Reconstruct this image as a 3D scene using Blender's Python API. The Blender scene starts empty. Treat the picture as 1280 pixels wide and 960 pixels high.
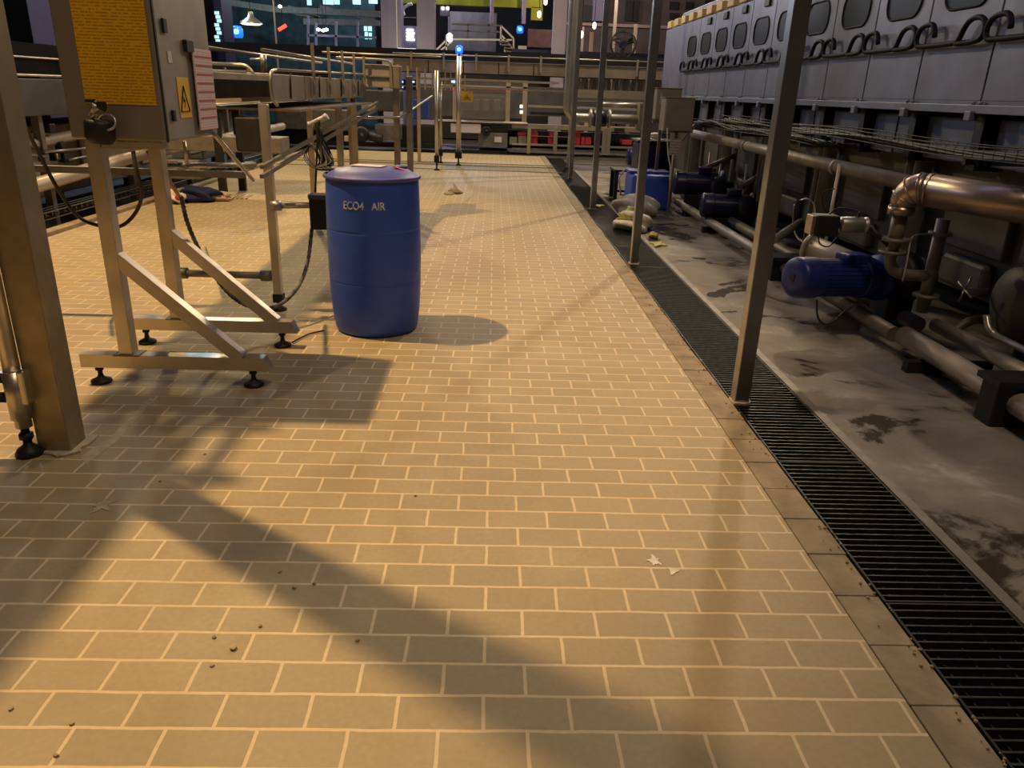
import bpy, bmesh, random
from math import *
from mathutils import Vector, Matrix
random.seed(7)
S = bpy.context.scene
COL = S.collection
# ------------------------------------------------------------------ camera
F = 945.0; PITCH = atan(366/F); YAW = atan(33.8/hypot(F, 366)); ROLL = .035; H = 1.5
FW = Vector((sin(YAW)*cos(PITCH), cos(YAW)*cos(PITCH), -sin(PITCH)))
_r = Vector((cos(YAW), -sin(YAW), 0)); _u = _r.cross(FW)
RT = _r*cos(ROLL)+_u*sin(ROLL); UP = -_r*sin(ROLL)+_u*cos(ROLL)
cam = bpy.data.cameras.new('camera'); co = bpy.data.objects.new('camera', cam); COL.objects.link(co)
cam.sensor_width = 36; cam.lens = F*36/1280; cam.clip_start = .05; cam.clip_end = 200
co.matrix_world = Matrix(((RT.x, UP.x, -FW.x, 0), (RT.y, UP.y, -FW.y, 0), (RT.z, UP.z, -FW.z, H), (0, 0, 0, 1)))
S.camera = co
S.view_settings.view_transform = 'Standard'; S.view_settings.look = 'None'
S.view_settings.gamma = 1; S.view_settings.use_curve_mapping = False
S.view_settings.exposure = 0.0
w = bpy.data.worlds.new('world'); S.world = w; w.use_nodes = True
w.node_tree.nodes['Background'].inputs[0].default_value = (.30, .30, .42, 1)
w.node_tree.nodes['Background'].inputs[1].default_value = .05
# ------------------------------------------------------------------ lamps of the hall, and added fill lights
def spot(name, loc, tgt, power, col, size=.15, angle=150, blend=.5):
    l = bpy.data.lights.new(name, 'SPOT'); l.energy = power; l.color = col
    l.shadow_soft_size = size; l.spot_size = radians(angle); l.spot_blend = blend
    o = bpy.data.objects.new(name, l); COL.objects.link(o); o.location = loc
    o.rotation_euler = (Vector(tgt)-Vector(loc)).to_track_quat('-Z', 'Y').to_euler()
def point(name, loc, power, col, size=.2):
    l = bpy.data.lights.new(name, 'POINT'); l.energy = power; l.color = col; l.shadow_soft_size = size
    o = bpy.data.objects.new(name, l); COL.objects.link(o); o.location = loc
def area(name, loc, tgt, power, col, sx, sy):
    l = bpy.data.lights.new(name, 'AREA'); l.shape = 'RECTANGLE'; l.size = sx; l.size_y = sy; l.energy = power; l.color = col
    o = bpy.data.objects.new(name, l); COL.objects.link(o); o.location = loc
    o.rotation_euler = (Vector(tgt)-Vector(loc)).to_track_quat('-Z', 'Y').to_euler()
WARM = (1, .68, .30)
spot('hall_lamp_left', (-4.54, 4.98, 8), (-5.7, 5.6, 0), 3300, (1, .63, .27), .09, 100, .22)
spot('hall_lamp_far', (6.2, 17.8, 10.2), (1.0, 12, 0), 2700, (1, .80, .55), .25)
point('fill_light_far_low', (2.7, 14.3, 5.4), 280, (1, .80, .58), .35)  # unseen fill, added to brighten the far machines and sacks
spot('hall_lamp_far_left', (-5.5, 19.5, 8), (-2, 17, 0), 2100, (1, .74, .36), .25)
area('fill_light_overhead', (1.4, .6, 8.4), (.6, 2.0, 0), 180, (1, .74, .50), 1.2, 1.2)  # weak soft fill added above the floor
area('washer_fill_light', (1.2, 7.5, 7.6), (2.9, 7.6, 1.5), 38, (.42, .48, 1.0), .8, 7)  # added blue light that picks out the upper washer panels
point('column_fill_light', (-8.5, 13, 6), 260, (.85, .80, 1))  # added so the wide lavender column at left shows up bright
point('machine_fill_light', (-.2, 18.6, 4.6), 130, (1, .86, .70))  # added to light the front of the filling machine
point('mezzanine_lamp_left', (-9, 24, 5.6), 420, (.55, .85, 1))
point('mezzanine_lamp_mid', (-2.2, 30, 5.8), 800, (.8, .78, 1))
point('mezzanine_lamp_right', (3.5, 27, 5.6), 500, (1, .75, .6))
# ------------------------------------------------------------------ photo-to-place helpers
def ray(x, y): return FW*F+RT*(x-640)+UP*(480-y)
C0 = Vector((0, 0, H))
def G(x, y, z=0.): r = ray(x, y); return C0+r*((z-H)/r.z)
def PY(x, y, Y): r = ray(x, y); return C0+r*(Y/r.y)
def PX(x, y, X): r = ray(x, y); return C0+r*(X/r.x)
# ------------------------------------------------------------------ materials
def mat(name, col, rough=.5, metal=0., noise=0., nscale=8., col2=None, bump=0., bscale=60., emit=None, es=0., stretch=None, alpha=None):
    m = bpy.data.materials.new(name); m.use_nodes = True; nt = m.node_tree; N = nt.nodes; L = nt.links
    b = N['Principled BSDF']; b.inputs['Roughness'].default_value = rough; b.inputs['Metallic'].default_value = metal
    b.inputs['Base Color'].default_value = (*col, 1)
    if noise or bump:
        tc = N.new('ShaderNodeTexCoord'); mp = N.new('ShaderNodeMapping'); L.new(tc.outputs['Object'], mp.inputs[0])
        if stretch: mp.inputs['Scale'].default_value = stretch
    if noise:
        n = N.new('ShaderNodeTexNoise'); n.inputs['Scale'].default_value = nscale; n.inputs['Detail'].default_value = 5
        L.new(mp.outputs[0], n.inputs['Vector'])
        r = N.new('ShaderNodeValToRGB'); r.color_ramp.elements[0].position = .35; r.color_ramp.elements[1].position = .7
        c2 = col2 or tuple(c*(1-noise) for c in col)
        r.color_ramp.elements[0].color = (*c2, 1); r.color_ramp.elements[1].color = (*col, 1)
        L.new(n.outputs['Fac'], r.inputs[0]); L.new(r.outputs[0], b.inputs['Base Color'])
        q = N.new('ShaderNodeMapRange'); q.inputs['To Min'].default_value = min(1, rough+.12); q.inputs['To Max'].default_value = max(.05, rough-.06)
        L.new(n.outputs['Fac'], q.inputs[0]); L.new(q.outputs[0], b.inputs['Roughness'])
    if bump:
        n2 = N.new('ShaderNodeTexNoise'); n2.inputs['Scale'].default_value = bscale; n2.inputs['Detail'].default_value = 4
        L.new(mp.outputs[0], n2.inputs['Vector'])
        bp = N.new('ShaderNodeBump'); bp.inputs['Strength'].default_value = bump; bp.inputs['Distance'].default_value = .01
        L.new(n2.outputs['Fac'], bp.inputs['Height']); L.new(bp.outputs[0], b.inputs['Normal'])
    if emit: b.inputs['Emission Color'].default_value = (*emit, 1); b.inputs['Emission Strength'].default_value = es
    if alpha is not None: b.inputs['Alpha'].default_value = alpha
    return m
def lowspec(*a, **k):
    m = mat(*a, **k); m.node_tree.nodes['Principled BSDF'].inputs['Specular IOR Level'].default_value = .12; return m
M = {}
M['steel'] = mat('brushed_steel', (.50, .48, .45), .36, .75, .25, 5, bump=.05, bscale=180)
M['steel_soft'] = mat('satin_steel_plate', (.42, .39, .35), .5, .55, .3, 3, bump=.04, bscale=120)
M['post'] = mat('post_steel', (.44, .43, .45), .27, .93, .3, 7, bump=.05, bscale=150)
M['bigpost'] = mat('satin_post', (.40, .33, .22), .42, .8, .25, 9, bump=.05)
M['leg'] = mat('frame_steel', (.74, .66, .54), .32, .85, .2, 6, bump=.04, bscale=140)
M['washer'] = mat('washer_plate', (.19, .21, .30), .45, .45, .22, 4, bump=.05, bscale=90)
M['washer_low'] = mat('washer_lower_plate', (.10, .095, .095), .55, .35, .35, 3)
M['dark'] = mat('dark_metal', (.035, .033, .032), .5, .5, .3, 8)
M['black'] = mat('black_rubber', (.012, .012, .013), .55)
M['gasket'] = lowspec('dark_blue_rubber', (.008, .010, .022), .6)
M['glass_dark'] = lowspec('dark_window_glass', (.02, .026, .03), .3, 0)
M['pipe'] = mat('dull_pipe', (.25, .225, .2), .48, .4, .3, 9, bump=.05)
M['pipe_pale'] = mat('pale_pipe', (.48, .42, .37), .42, .35, .2, 7)
M['copper'] = mat('bright_pipe_jacket', (.46, .36, .31), .3, .8, .25, 4, bump=.03)
M['blue'] = mat('blue_drum_plastic', (.035, .10, .60), .42, 0, .12, 14, bump=.02, bscale=40)
M['bluelid'] = mat('blue_lid_plastic', (.09, .11, .42), .45, 0, .15, 12)
M['motor'] = mat('blue_motor_paint', (.018, .035, .25), .38, .1, .35, 12)
M['motor_dark'] = mat('dark_blue_motor_paint', (.008, .010, .05), .35, .1)
M['blue_soft'] = mat('blue_cover', (.02, .05, .25), .6)
M['navy'] = mat('navy_cloth', (.012, .018, .08), .85, 0, .3, 20)
M['white'] = mat('white_plastic', (.62, .60, .56), .5)
M['paper'] = mat('paper', (.72, .62, .60), .7)
M['sack'] = mat('woven_sack', (.78, .72, .66), .8, 0, .25, 12, bump=.25, bscale=30)
M['yellow'] = mat('yellow_label', (.74, .44, .02), .55, 0, .12, 5)
M['signyellow'] = mat('yellow_sign', (.75, .48, .05), .6)
M['lime'] = mat('yellow_green_paint', (.42, .45, .02), .55, 0, .5, 1.2)
M['glove'] = mat('yellow_glove_rubber', (.52, .50, .10), .6, 0, .3, 25)
M['red'] = mat('red_paint', (.50, .03, .05), .5, 0, .2, 6)
M['pink'] = mat('red_print', (.45, .10, .12), .7)
M['ink'] = mat('black_ink', (.03, .02, .02), .7)
M['lavender'] = mat('pale_column_paint', (.34, .30, .40), .7, 0, .12, 2)
M['hose'] = mat('grey_corrugated_hose', (.16, .14, .12), .5, .2)
M['print'] = mat('faded_white_print', (.85, .88, .95), .7, 0, .7, 45, (.25, .30, .55))
M['stone'] = mat('crumb_stone', (.55, .45, .28), .85, 0, .4, 40)
M['wall'] = mat('hall_wall', (.07, .065, .075), .8, 0, .5, .6)
M['teal'] = mat('teal_mesh_wall', (.04, .10, .11), .7, 0, .6, 3)
M['ceiling'] = mat('hall_ceiling', (.06, .055, .06), .9)
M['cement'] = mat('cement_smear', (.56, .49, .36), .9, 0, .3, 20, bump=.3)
M['darkfloor'] = mat('dark_trench_floor', (.05, .043, .035), .6, 0, .5, 5, bump=.2, bscale=15)
M['e_blue'] = mat('blue_beacon', (.0, .1, 1), .4, emit=(.01, .12, 1), es=1.7)
M['e_core'] = mat('beacon_core', (.3, .7, 1), .4, emit=(.15, .6, 1), es=3)
M['e_white'] = mat('lit_white', (1, 1, 1), .4, emit=(.85, .88, 1), es=3)
M['e_cyan'] = mat('lit_cyan_window', (.6, 1, 1), .4, emit=(.45, .85, .9), es=.9)
M['e_red'] = mat('red_lamp', (1, .1, .05), .4, emit=(1, .07, .04), es=2)
M['e_warm'] = mat('lit_warm', (1, .9, .7), .4, emit=(1, .8, .55), es=3)
M['e_screen'] = mat('screen', (.3, .6, 1), .4, emit=(.3, .6, 1), es=2.2)
M['roofbox'] = mat('warm_lit_box', (.62, .48, .22), .6)  # pale yellow paints in the warm light on the box tops
M['guard'] = lowspec('black_guard', (.006, .006, .006), .8)
M['clear'] = mat('clear_guard_panel', (.25, .23, .22), .2, 0, alpha=.35)

def tile_material():
    m = bpy.data.materials.new('floor_tiles'); m.use_nodes = True; nt = m.node_tree; N = nt.nodes; L = nt.links
    b = N['Principled BSDF']
    tc = N.new('ShaderNodeTexCoord'); mp = N.new('ShaderNodeMapping'); L.new(tc.outputs['Object'], mp.inputs[0])
    x0, y0 = TILE_PHASE
    mp.inputs['Location'].default_value = (x0, y0, 0)
    # wobble the joints a little
    wn = N.new('ShaderNodeTexNoise'); wn.inputs['Scale'].default_value = 7; wn.inputs['Detail'].default_value = 3
    L.new(mp.outputs[0], wn.inputs['Vector'])
    sub = N.new('ShaderNodeVectorMath'); sub.operation = 'SUBTRACT'; sub.inputs[1].default_value = (.5, .5, .5); L.new(wn.outputs['Color'], sub.inputs[0])
    sc = N.new('ShaderNodeVectorMath'); sc.operation = 'SCALE'; sc.inputs['Scale'].default_value = .009; L.new(sub.outputs[0], sc.inputs[0])
    ad = N.new('ShaderNodeVectorMath'); ad.operation = 'ADD'; L.new(mp.outputs[0], ad.inputs[0]); L.new(sc.outputs[0], ad.inputs[1])
    br = N.new('ShaderNodeTexBrick'); L.new(ad.outputs[0], br.inputs['Vector'])
    br.offset = .5; br.inputs['Scale'].default_value = 1; br.inputs['Brick Width'].default_value = .224
    br.inputs['Row Height'].default_value = .1185; br.inputs['Mortar Size'].default_value = .0060; br.inputs['Mortar Smooth'].default_value = .35
    br.inputs['Bias'].default_value = 0
    br.inputs['Color1'].default_value = (.385, .31, .19, 1); br.inputs['Color2'].default_value = (.345, .28, .175, 1)
    br.inputs['Mortar'].default_value = (.64, .52, .345, 1)
    # dusty blotches
    n1 = N.new('ShaderNodeTexNoise'); n1.inputs['Scale'].default_value = 1.3; n1.inputs['Detail'].default_value = 7; n1.inputs['Roughness'].default_value = .65
    L.new(tc.outputs['Object'], n1.inputs['Vector'])
    r1 = N.new('ShaderNodeValToRGB'); r1.color_ramp.elements[0].position = .50; r1.color_ramp.elements[1].position = .78
    L.new(n1.outputs['Fac'], r1.inputs[0])
    mx = N.new('ShaderNodeMix'); mx.data_type = 'RGBA'; mx.inputs['B'].default_value = (.52, .46, .34, 1)
    ml = N.new('ShaderNodeMath'); ml.operation = 'MULTIPLY'; ml.inputs[1].default_value = .55; L.new(r1.outputs[0], ml.inputs[0])
    L.new(ml.outputs[0], mx.inputs['Factor']); L.new(br.outputs['Color'], mx.inputs['A'])
    # fine speckle
    n2 = N.new('ShaderNodeTexNoise'); n2.inputs['Scale'].default_value = 55; n2.inputs['Detail'].default_value = 5
    L.new(tc.outputs['Object'], n2.inputs['Vector'])
    r2 = N.new('ShaderNodeMapRange'); r2.inputs['From Min'].default_value = .3; r2.inputs['From Max'].default_value = .7; r2.inputs['To Min'].default_value = .94; r2.inputs['To Max'].default_value = 1.05
    L.new(n2.outputs['Fac'], r2.inputs[0])
    mu = N.new('ShaderNodeVectorMath'); mu.operation = 'SCALE'; L.new(mx.outputs['Result'], mu.inputs[0]); L.new(r2.outputs[0], mu.inputs['Scale'])
    L.new(mu.outputs[0], b.inputs['Base Color'])
    b.inputs['Specular IOR Level'].default_value = .35
    rr = N.new('ShaderNodeMapRange'); rr.inputs['To Min'].default_value = .42; rr.inputs['To Max'].default_value = .8; L.new(n1.outputs['Fac'], rr.inputs[0]); L.new(rr.outputs[0], b.inputs['Roughness'])
    iv = N.new('ShaderNodeMath'); iv.operation = 'MULTIPLY'; iv.inputs[1].default_value = -.25; L.new(br.outputs['Fac'], iv.inputs[0])
    a2 = N.new('ShaderNodeMath'); a2.operation = 'MULTIPLY_ADD'; a2.inputs[1].default_value = .07; L.new(n2.outputs['Fac'], a2.inputs[0]); L.new(iv.outputs[0], a2.inputs[2])
    bp = N.new('ShaderNodeBump'); bp.inputs['Strength'].default_value = .5; bp.inputs['Distance'].default_value = .006
    L.new(a2.outputs[0], bp.inputs['Height']); L.new(bp.outputs[0], b.inputs['Normal'])
    return m
TILE_PHASE = (-.1185+.224*2, -1.456+.1185*40)
M['tiles'] = tile_material()

def concrete_material():
    m = bpy.data.materials.new('stained_concrete'); m.use_nodes = True; nt = m.node_tree; N = nt.nodes; L = nt.links
    b = N['Principled BSDF']; tc = N.new('ShaderNodeTexCoord')
    n1 = N.new('ShaderNodeTexNoise'); n1.inputs['Scale'].default_value = 1.6; n1.inputs['Detail'].default_value = 8; n1.inputs['Roughness'].default_value = .62; n1.inputs['Distortion'].default_value = .5
    L.new(tc.outputs['Object'], n1.inputs['Vector'])
    r = N.new('ShaderNodeValToRGB'); e = r.color_ramp.elements
    e[0].position = .425; e[0].color = (.05, .036, .026, 1); e[1].position = .72; e[1].color = (.50, .46, .42, 1)
    x = e.new(.455); x.color = (.17, .145, .12, 1); x = e.new(.60); x.color = (.25, .225, .195, 1)
    L.new(n1.outputs['Fac'], r.inputs[0]); L.new(r.outputs[0], b.inputs['Base Color'])
    q = N.new('ShaderNodeValToRGB'); q.color_ramp.elements[0].position = .40; q.color_ramp.elements[0].color = (.2, .2, .2, 1)
    q.color_ramp.elements[1].position = .47; q.color_ramp.elements[1].color = (.75, .75, .75, 1)
    L.new(n1.outputs['Fac'], q.inputs[0]); L.new(q.outputs[0], b.inputs['Roughness'])
    n2 = N.new('ShaderNodeTexNoise'); n2.inputs['Scale'].default_value = 30; n2.inputs['Detail'].default_value = 6; L.new(tc.outputs['Object'], n2.inputs['Vector'])
    bp = N.new('ShaderNodeBump'); bp.inputs['Strength'].default_value = .3; bp.inputs['Distance'].default_value = .008
    L.new(n2.outputs['Fac'], bp.inputs['Height']); L.new(bp.outputs[0], b.inputs['Normal'])
    return m
M['concrete'] = concrete_material()

def stripe_hose():
    m = M['hose'].copy(); return m
def lined(name, base, line, period, frac, axis=2, extra=0):
    """printed fine lines: surface print in object space"""
    m = bpy.data.materials.new(name); m.use_nodes = True; nt = m.node_tree; N = nt.nodes; L = nt.links
    b = N['Principled BSDF']; b.inputs['Roughness'].default_value = .6
    tc = N.new('ShaderNodeTexCoord'); sp = N.new('ShaderNodeSeparateXYZ'); L.new(tc.outputs['Object'], sp.inputs[0])
    d = N.new('ShaderNodeMath'); d.operation = 'DIVIDE'; d.inputs[1].default_value = period; L.new(sp.outputs[axis], d.inputs[0])
    f = N.new('ShaderNodeMath'); f.operation = 'FRACT'; L.new(d.outputs[0], f.inputs[0])
    g = N.new('ShaderNodeMath'); g.operation = 'LESS_THAN'; g.inputs[1].default_value = frac; L.new(f.outputs[0], g.inputs[0])
    n = N.new('ShaderNodeTexNoise'); n.inputs['Scale'].default_value = 90; L.new(tc.outputs['Object'], n.inputs['Vector'])
    n3 = N.new('ShaderNodeMath'); n3.operation = 'GREATER_THAN'; n3.inputs[1].default_value = .45; L.new(n.outputs['Fac'], n3.inputs[0])
    k = N.new('ShaderNodeMath'); k.operation = 'MULTIPLY'; L.new(g.outputs[0], k.inputs[0]); L.new(n3.outputs[0], k.inputs[1])
    mx = N.new('ShaderNodeMix'); mx.data_type = 'RGBA'; mx.inputs['A'].default_value = (*base, 1); mx.inputs['B'].default_value = (*line, 1)
    L.new(k.outputs[0], mx.inputs['Factor']); L.new(mx.outputs['Result'], b.inputs['Base Color'])
    return m
M['instruct'] = lined('printed_instructions', (.74, .43, .015), (.40, .20, .01), .013, .38)
M['paperlines'] = lined('printed_sheet', (.70, .58, .58), (.50, .36, .38), .012, .35)

# ------------------------------------------------------------------ mesh helper
class B:
    def __init__(s): s.bm = bmesh.new(); s.smooth = False
    def box(s, x0, x1, y0, y1, z0, z1, bev=0):
        return s.obox(((x0+x1)/2, (y0+y1)/2, (z0+z1)/2), (abs(x1-x0), abs(y1-y0), abs(z1-z0)), None, bev)
    def obox(s, c, size, rot=None, bev=0):
        vs = bmesh.ops.create_cube(s.bm, size=1)['verts']
        mt = Matrix.Translation(Vector(c)) @ ((rot.to_4x4() if rot else Matrix())) @ Matrix.Diagonal((*size, 1))
        bmesh.ops.transform(s.bm, matrix=mt, verts=vs)
        if bev:
            ed = list({e for v in vs for e in v.link_edges})
            bmesh.ops.bevel(s.bm, geom=ed, offset=bev, segments=2, affect='EDGES', profile=.5)
        return s
    def beam(s, p, q, w, h=None, bev=0, up=Vector((0, 0, 1))):
        p = Vector(p); q = Vector(q); d = q-p; L = d.length; d.normalize()
        x = up.cross(d)
        if x.length < 1e-4: x = Vector((1, 0, 0))
        x.normalize(); y = d.cross(x)
        rot = Matrix((x, y, d)).transposed()
        return s.obox((p+q)/2, (w, h or w, L), rot, bev)
    def tube(s, pts, r, n=10, closed=False, cap=True):
        pts = [Vector(p) for p in pts]; m = len(pts); rings = []
        prev = None
        rr = r if isinstance(r, (list, tuple)) else [r]*m
        for i, p in enumerate(pts):
            if closed: t = pts[(i+1) % m]-pts[i-1]
            else: t = pts[min(i+1, m-1)]-pts[max(i-1, 0)]
            t.normalize()
            if prev is None:
                a = Vector((0, 0, 1)) if abs(t.z) < .9 else Vector((1, 0, 0)); nrm = t.cross(a).normalized()
            else:
                nrm = prev-t*prev.dot(t)
                nrm = nrm.normalized() if nrm.length > 1e-5 else t.orthogonal().normalized()
            prev = nrm; bn = t.cross(nrm)
            rings.append([s.bm.verts.new(p+(nrm*cos(2*pi*k/n)+bn*sin(2*pi*k/n))*rr[i]) for k in range(n)])
        for i in range(m if closed else m-1):
            a = rings[i]; b = rings[(i+1) % m]
            for k in range(n):
                f = s.bm.faces.new((a[k], a[(k+1) % n], b[(k+1) % n], b[k])); f.smooth = True
        if cap and not closed:
            s.bm.faces.new(list(reversed(rings[0]))); s.bm.faces.new(rings[-1])
        return s
    def cyl(s, p, q, r, r2=None, n=20): return s.tube([p, q], [r, r if r2 is None else r2], n)
    def ring(s, c, axis, R, r, n=28, m=8):
        axis = Vector(axis).normalized(); a = axis.orthogonal().normalized(); b = axis.cross(a); c = Vector(c)
        return s.tube([c+(a*cos(2*pi*k/n)+b*sin(2*pi*k/n))*R for k in range(n)], r, m, True)
    def lathe(s, prof, c, axis=(0, 0, 1), n=40):
        axis = Vector(axis).normalized(); a = axis.orthogonal().normalized(); b = axis.cross(a); c = Vector(c); rings = []
        for r, h in prof:
            if r < 1e-5: rings.append([s.bm.verts.new(c+axis*h)])
            else: rings.append([s.bm.verts.new(c+axis*h+(a*cos(2*pi*k/n)+b*sin(2*pi*k/n))*r) for k in range(n)])
        for A, Bq in zip(rings, rings[1:]):
            for k in range(n):
                k2 = (k+1) % n
                vs = [A[k % len(A)], A[k2 % len(A)], Bq[k2 % len(Bq)], Bq[k % len(Bq)]]
                u = []
                for v in vs:
                    if v not in u: u.append(v)
                if len(u) > 2:
                    try: f = s.bm.faces.new(u); f.smooth = True
                    except ValueError: pass
        return s
    def prism(s, pts, off):
        """polygon (list of 3-D points) extruded by vector off"""
        a = [s.bm.verts.new(Vector(p)) for p in pts]; b = [s.bm.verts.new(Vector(p)+Vector(off)) for p in pts]; n = len(a)
        s.bm.faces.new(a); s.bm.faces.new(list(reversed(b)))
        for k in range(n): s.bm.faces.new((a[k], b[k], b[(k+1) % n], a[(k+1) % n]))
        return s
WO = {}
def setp(o, label=None, cat=None, group=None, kind=None):
    if label: o['label'] = label
    if cat: o['category'] = cat
    if group: o['group'] = group
    if kind: o['kind'] = kind
    return o
def thing(name, label, cat, loc=(0, 0, 0), group=None):
    o = bpy.data.objects.new(name, None); o.empty_display_size = .1; COL.objects.link(o); o.location = loc
    WO[o.name] = Vector(loc); return setp(o, label, cat, group)
def obj(name, b, m, parent=None, label=None, cat=None, group=None, kind=None, origin=None):
    me = bpy.data.meshes.new(name)
    bmesh.ops.recalc_face_normals(b.bm, faces=b.bm.faces)
    if parent is not None: org = WO[parent.name]
    else: org = Vector(origin) if origin is not None else Vector((0, 0, 0))
    bmesh.ops.translate(b.bm, vec=-org, verts=b.bm.verts)
    b.bm.to_mesh(me); b.bm.free(); me.materials.append(m)
    o = bpy.data.objects.new(name, me); COL.objects.link(o)
    if parent is not None: o.parent = parent
    else: o.location = org
    WO[o.name] = org
    return setp(o, label, cat, group, kind)
def dup(root, loc, label, rz=0, group=None):
    r = root.copy(); COL.objects.link(r); r.location = loc; r.rotation_euler = (0, 0, rz); r['label'] = label
    if group: r['group'] = group
    for ch in list(root.children):
        c = ch.copy(); COL.objects.link(c); c.parent = r
        for g in list(ch.children):
            d = g.copy(); COL.objects.link(d); d.parent = c
    return r
def text_mesh(name, body, size, m, parent, matrix, depth=.0015, bend=None, label=None):
    cu = bpy.data.curves.new(name, 'FONT'); cu.body = body; cu.size = size; cu.extrude = depth; cu.offset = size*.02; cu.align_x = 'CENTER'; cu.align_y = 'CENTER'
    t = bpy.data.objects.new(name, cu); COL.objects.link(t)
    dg = bpy.context.evaluated_depsgraph_get(); me = bpy.data.meshes.new_from_object(t.evaluated_get(dg))
    bpy.data.objects.remove(t)
    for v in me.vertices:
        v.co = bend(v.co) if bend else matrix @ v.co
    org = WO[parent.name]
    for v in me.vertices: v.co = v.co-org
    me.materials.clear(); me.materials.append(m)
    o = bpy.data.objects.new(name, me); COL.objects.link(o); o.parent = parent; WO[o.name] = org
    if label: o['label'] = label
    return o
def rrect(cy, cz, w, h, r, x, n=6):
    """rounded rectangle in the plane x=const"""
    out = []
    for k, (sy, sz) in enumerate(((1, 1), (-1, 1), (-1, -1), (1, -1))):
        for i in range(n+1):
            a = (k*90+90*i/n)*pi/180
            out.append(Vector((x, cy+sy*(w/2-r)+r*cos(a), cz+sz*(h/2-r)+r*sin(a))))
    return out
def arc(c, u, v, r, a0, a1, n=8):
    c = Vector(c); u = Vector(u).normalized(); v = Vector(v).normalized()
    return [c+u*r*cos(radians(a0+(a1-a0)*i/n))+v*r*sin(radians(a0+(a1-a0)*i/n)) for i in range(n+1)]
def smooth_path(pts, sub=6):
    """Catmull-Rom"""
    P = [Vector(p) for p in pts]; P = [P[0]*2-P[1]]+P+[P[-1]*2-P[-2]]; out = []
    for i in range(1, len(P)-2):
        a, b, c, d = P[i-1:i+3]
        for k in range(sub):
            t = k/sub
            out.append(.5*((2*b)+(c-a)*t+(2*a-5*b+4*c-d)*t*t+(3*b-a-3*c+d)*t**3))
    out.append(P[-2]); return out
def blob(c, size, m_sub=3, amp=.25, seed=0, flat=True):
    """crumpled lump"""
    rnd = random.Random(seed); b = B()
    vs = bmesh.ops.create_icosphere(b.bm, subdivisions=m_sub, radius=1)['verts']
    ph = [(rnd.uniform(2, 7), rnd.uniform(2, 7), rnd.uniform(2, 7), rnd.uniform(0, 6)) for _ in range(6)]
    for v in vs:
        k = 1+amp*sum(sin(p[0]*v.co.x+p[1]*v.co.y+p[2]*v.co.z+p[3]) for p in ph)/3
        p = v.co*k; v.co = Vector((c[0]+p.x*size[0], c[1]+p.y*size[1], max(0.001, c[2]+p.z*size[2])))
    for f in b.bm.faces: f.smooth = True
    return b

# ================================================================== SETTING
b = B(); b.box(-4.4, 1.145, -3, 19.7, -.12, 0); obj('floor', b, M['tiles'], label='cream brick-bond tiled walkway floor', kind='structure')
# kerb of larger slabs beside the drain
kb = B(); y = -2.0
while y < 19.6:
    kb.box(1.149, 1.287+random.uniform(-.004, .004), y, y+.233, -.12, .001+random.uniform(0, .003), .003); y += .237
M['kerb'] = mat('kerb_cement', (.36, .29, .195), .8, 0, .35, 9, bump=.3, bscale=40)
obj('trim_1', kb, M['kerb'], kind='structure', label='row of cement kerb slabs along the drain')
b = B(); b.box(1.715, 12, -3, 16.3, -.12, 0); obj('floor', b, M['concrete'], kind='structure')
b = B(); b.box(-28, 12, 19.7, 46, -.16, -.04); b.box(1.715, 12, 16.3, 19.7, -.16, -.03); obj('floor', b, M['darkfloor'], kind='structure')
b = B(); b.box(-28, -4.52, -3, 19.7, -.3, -.1); obj('floor', b, M['darkfloor'], kind='structure')
b = B(); b.box(-28, 12, -6, -3, -.12, 0); obj('floor', b, M['concrete'], kind='structure')
b = B(); b.box(1.29, 1.712, -3, 19.7, -.3, -.2); b.box(1.285, 1.295, -3, 19.7, -.2, -.045); b.box(1.705, 1.715, -3, 19.7, -.2, -.045); obj('trim_2', b, M['darkfloor'], kind='structure', label='dark channel under the drain grates')
b = B(); b.box(-4.52, -4.4, -3, 19.7, -.12, .045, .01); obj('trim_3', b, M['kerb'], kind='structure', label='low kerb along the left machine trench')
b = B(); b.box(1.685, 1.73, -3, 16.3, -.03, .004); obj('trim_4', b, M['pipe'], kind='structure', label='steel edge strip of the concrete floor')
b = B(); b.box(-28, 12, 45.8, 46, -.1, 11.0); obj('wall_back', b, M['wall'], kind='structure')
b = B(); b.box(-28.2, -28, -6, 46, -.3, 11.0); obj('wall_left', b, M['wall'], kind='structure')
b = B(); b.box(12, 12.2, -6, 46, -.1, 11.0); obj('wall_right', b, M['wall'], kind='structure')
b = B(); b.box(-28, 12, -6.2, -6, -.1, 11.0); obj('wall_front', b, M['wall'], kind='structure')
b = B(); b.box(-28, 12, -6, 46, 11.0, 11.2); obj('ceiling', b, M['ceiling'], kind='structure')
# raised strip across the far end of the walkway
b = B(); b.box(-4.4, 1.4, 15.6, 15.68, 0, .006); b.box(-4.4, 1.38, 17.1, 17.16, 0, .006); b.box(-4.4, 1.38, 16.6, 16.63, 0, .006)
obj('trim_5', b, mat('joint_strip', (.14, .105, .06), .8), kind='structure', label='dark joint strips across the far floor')

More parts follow.
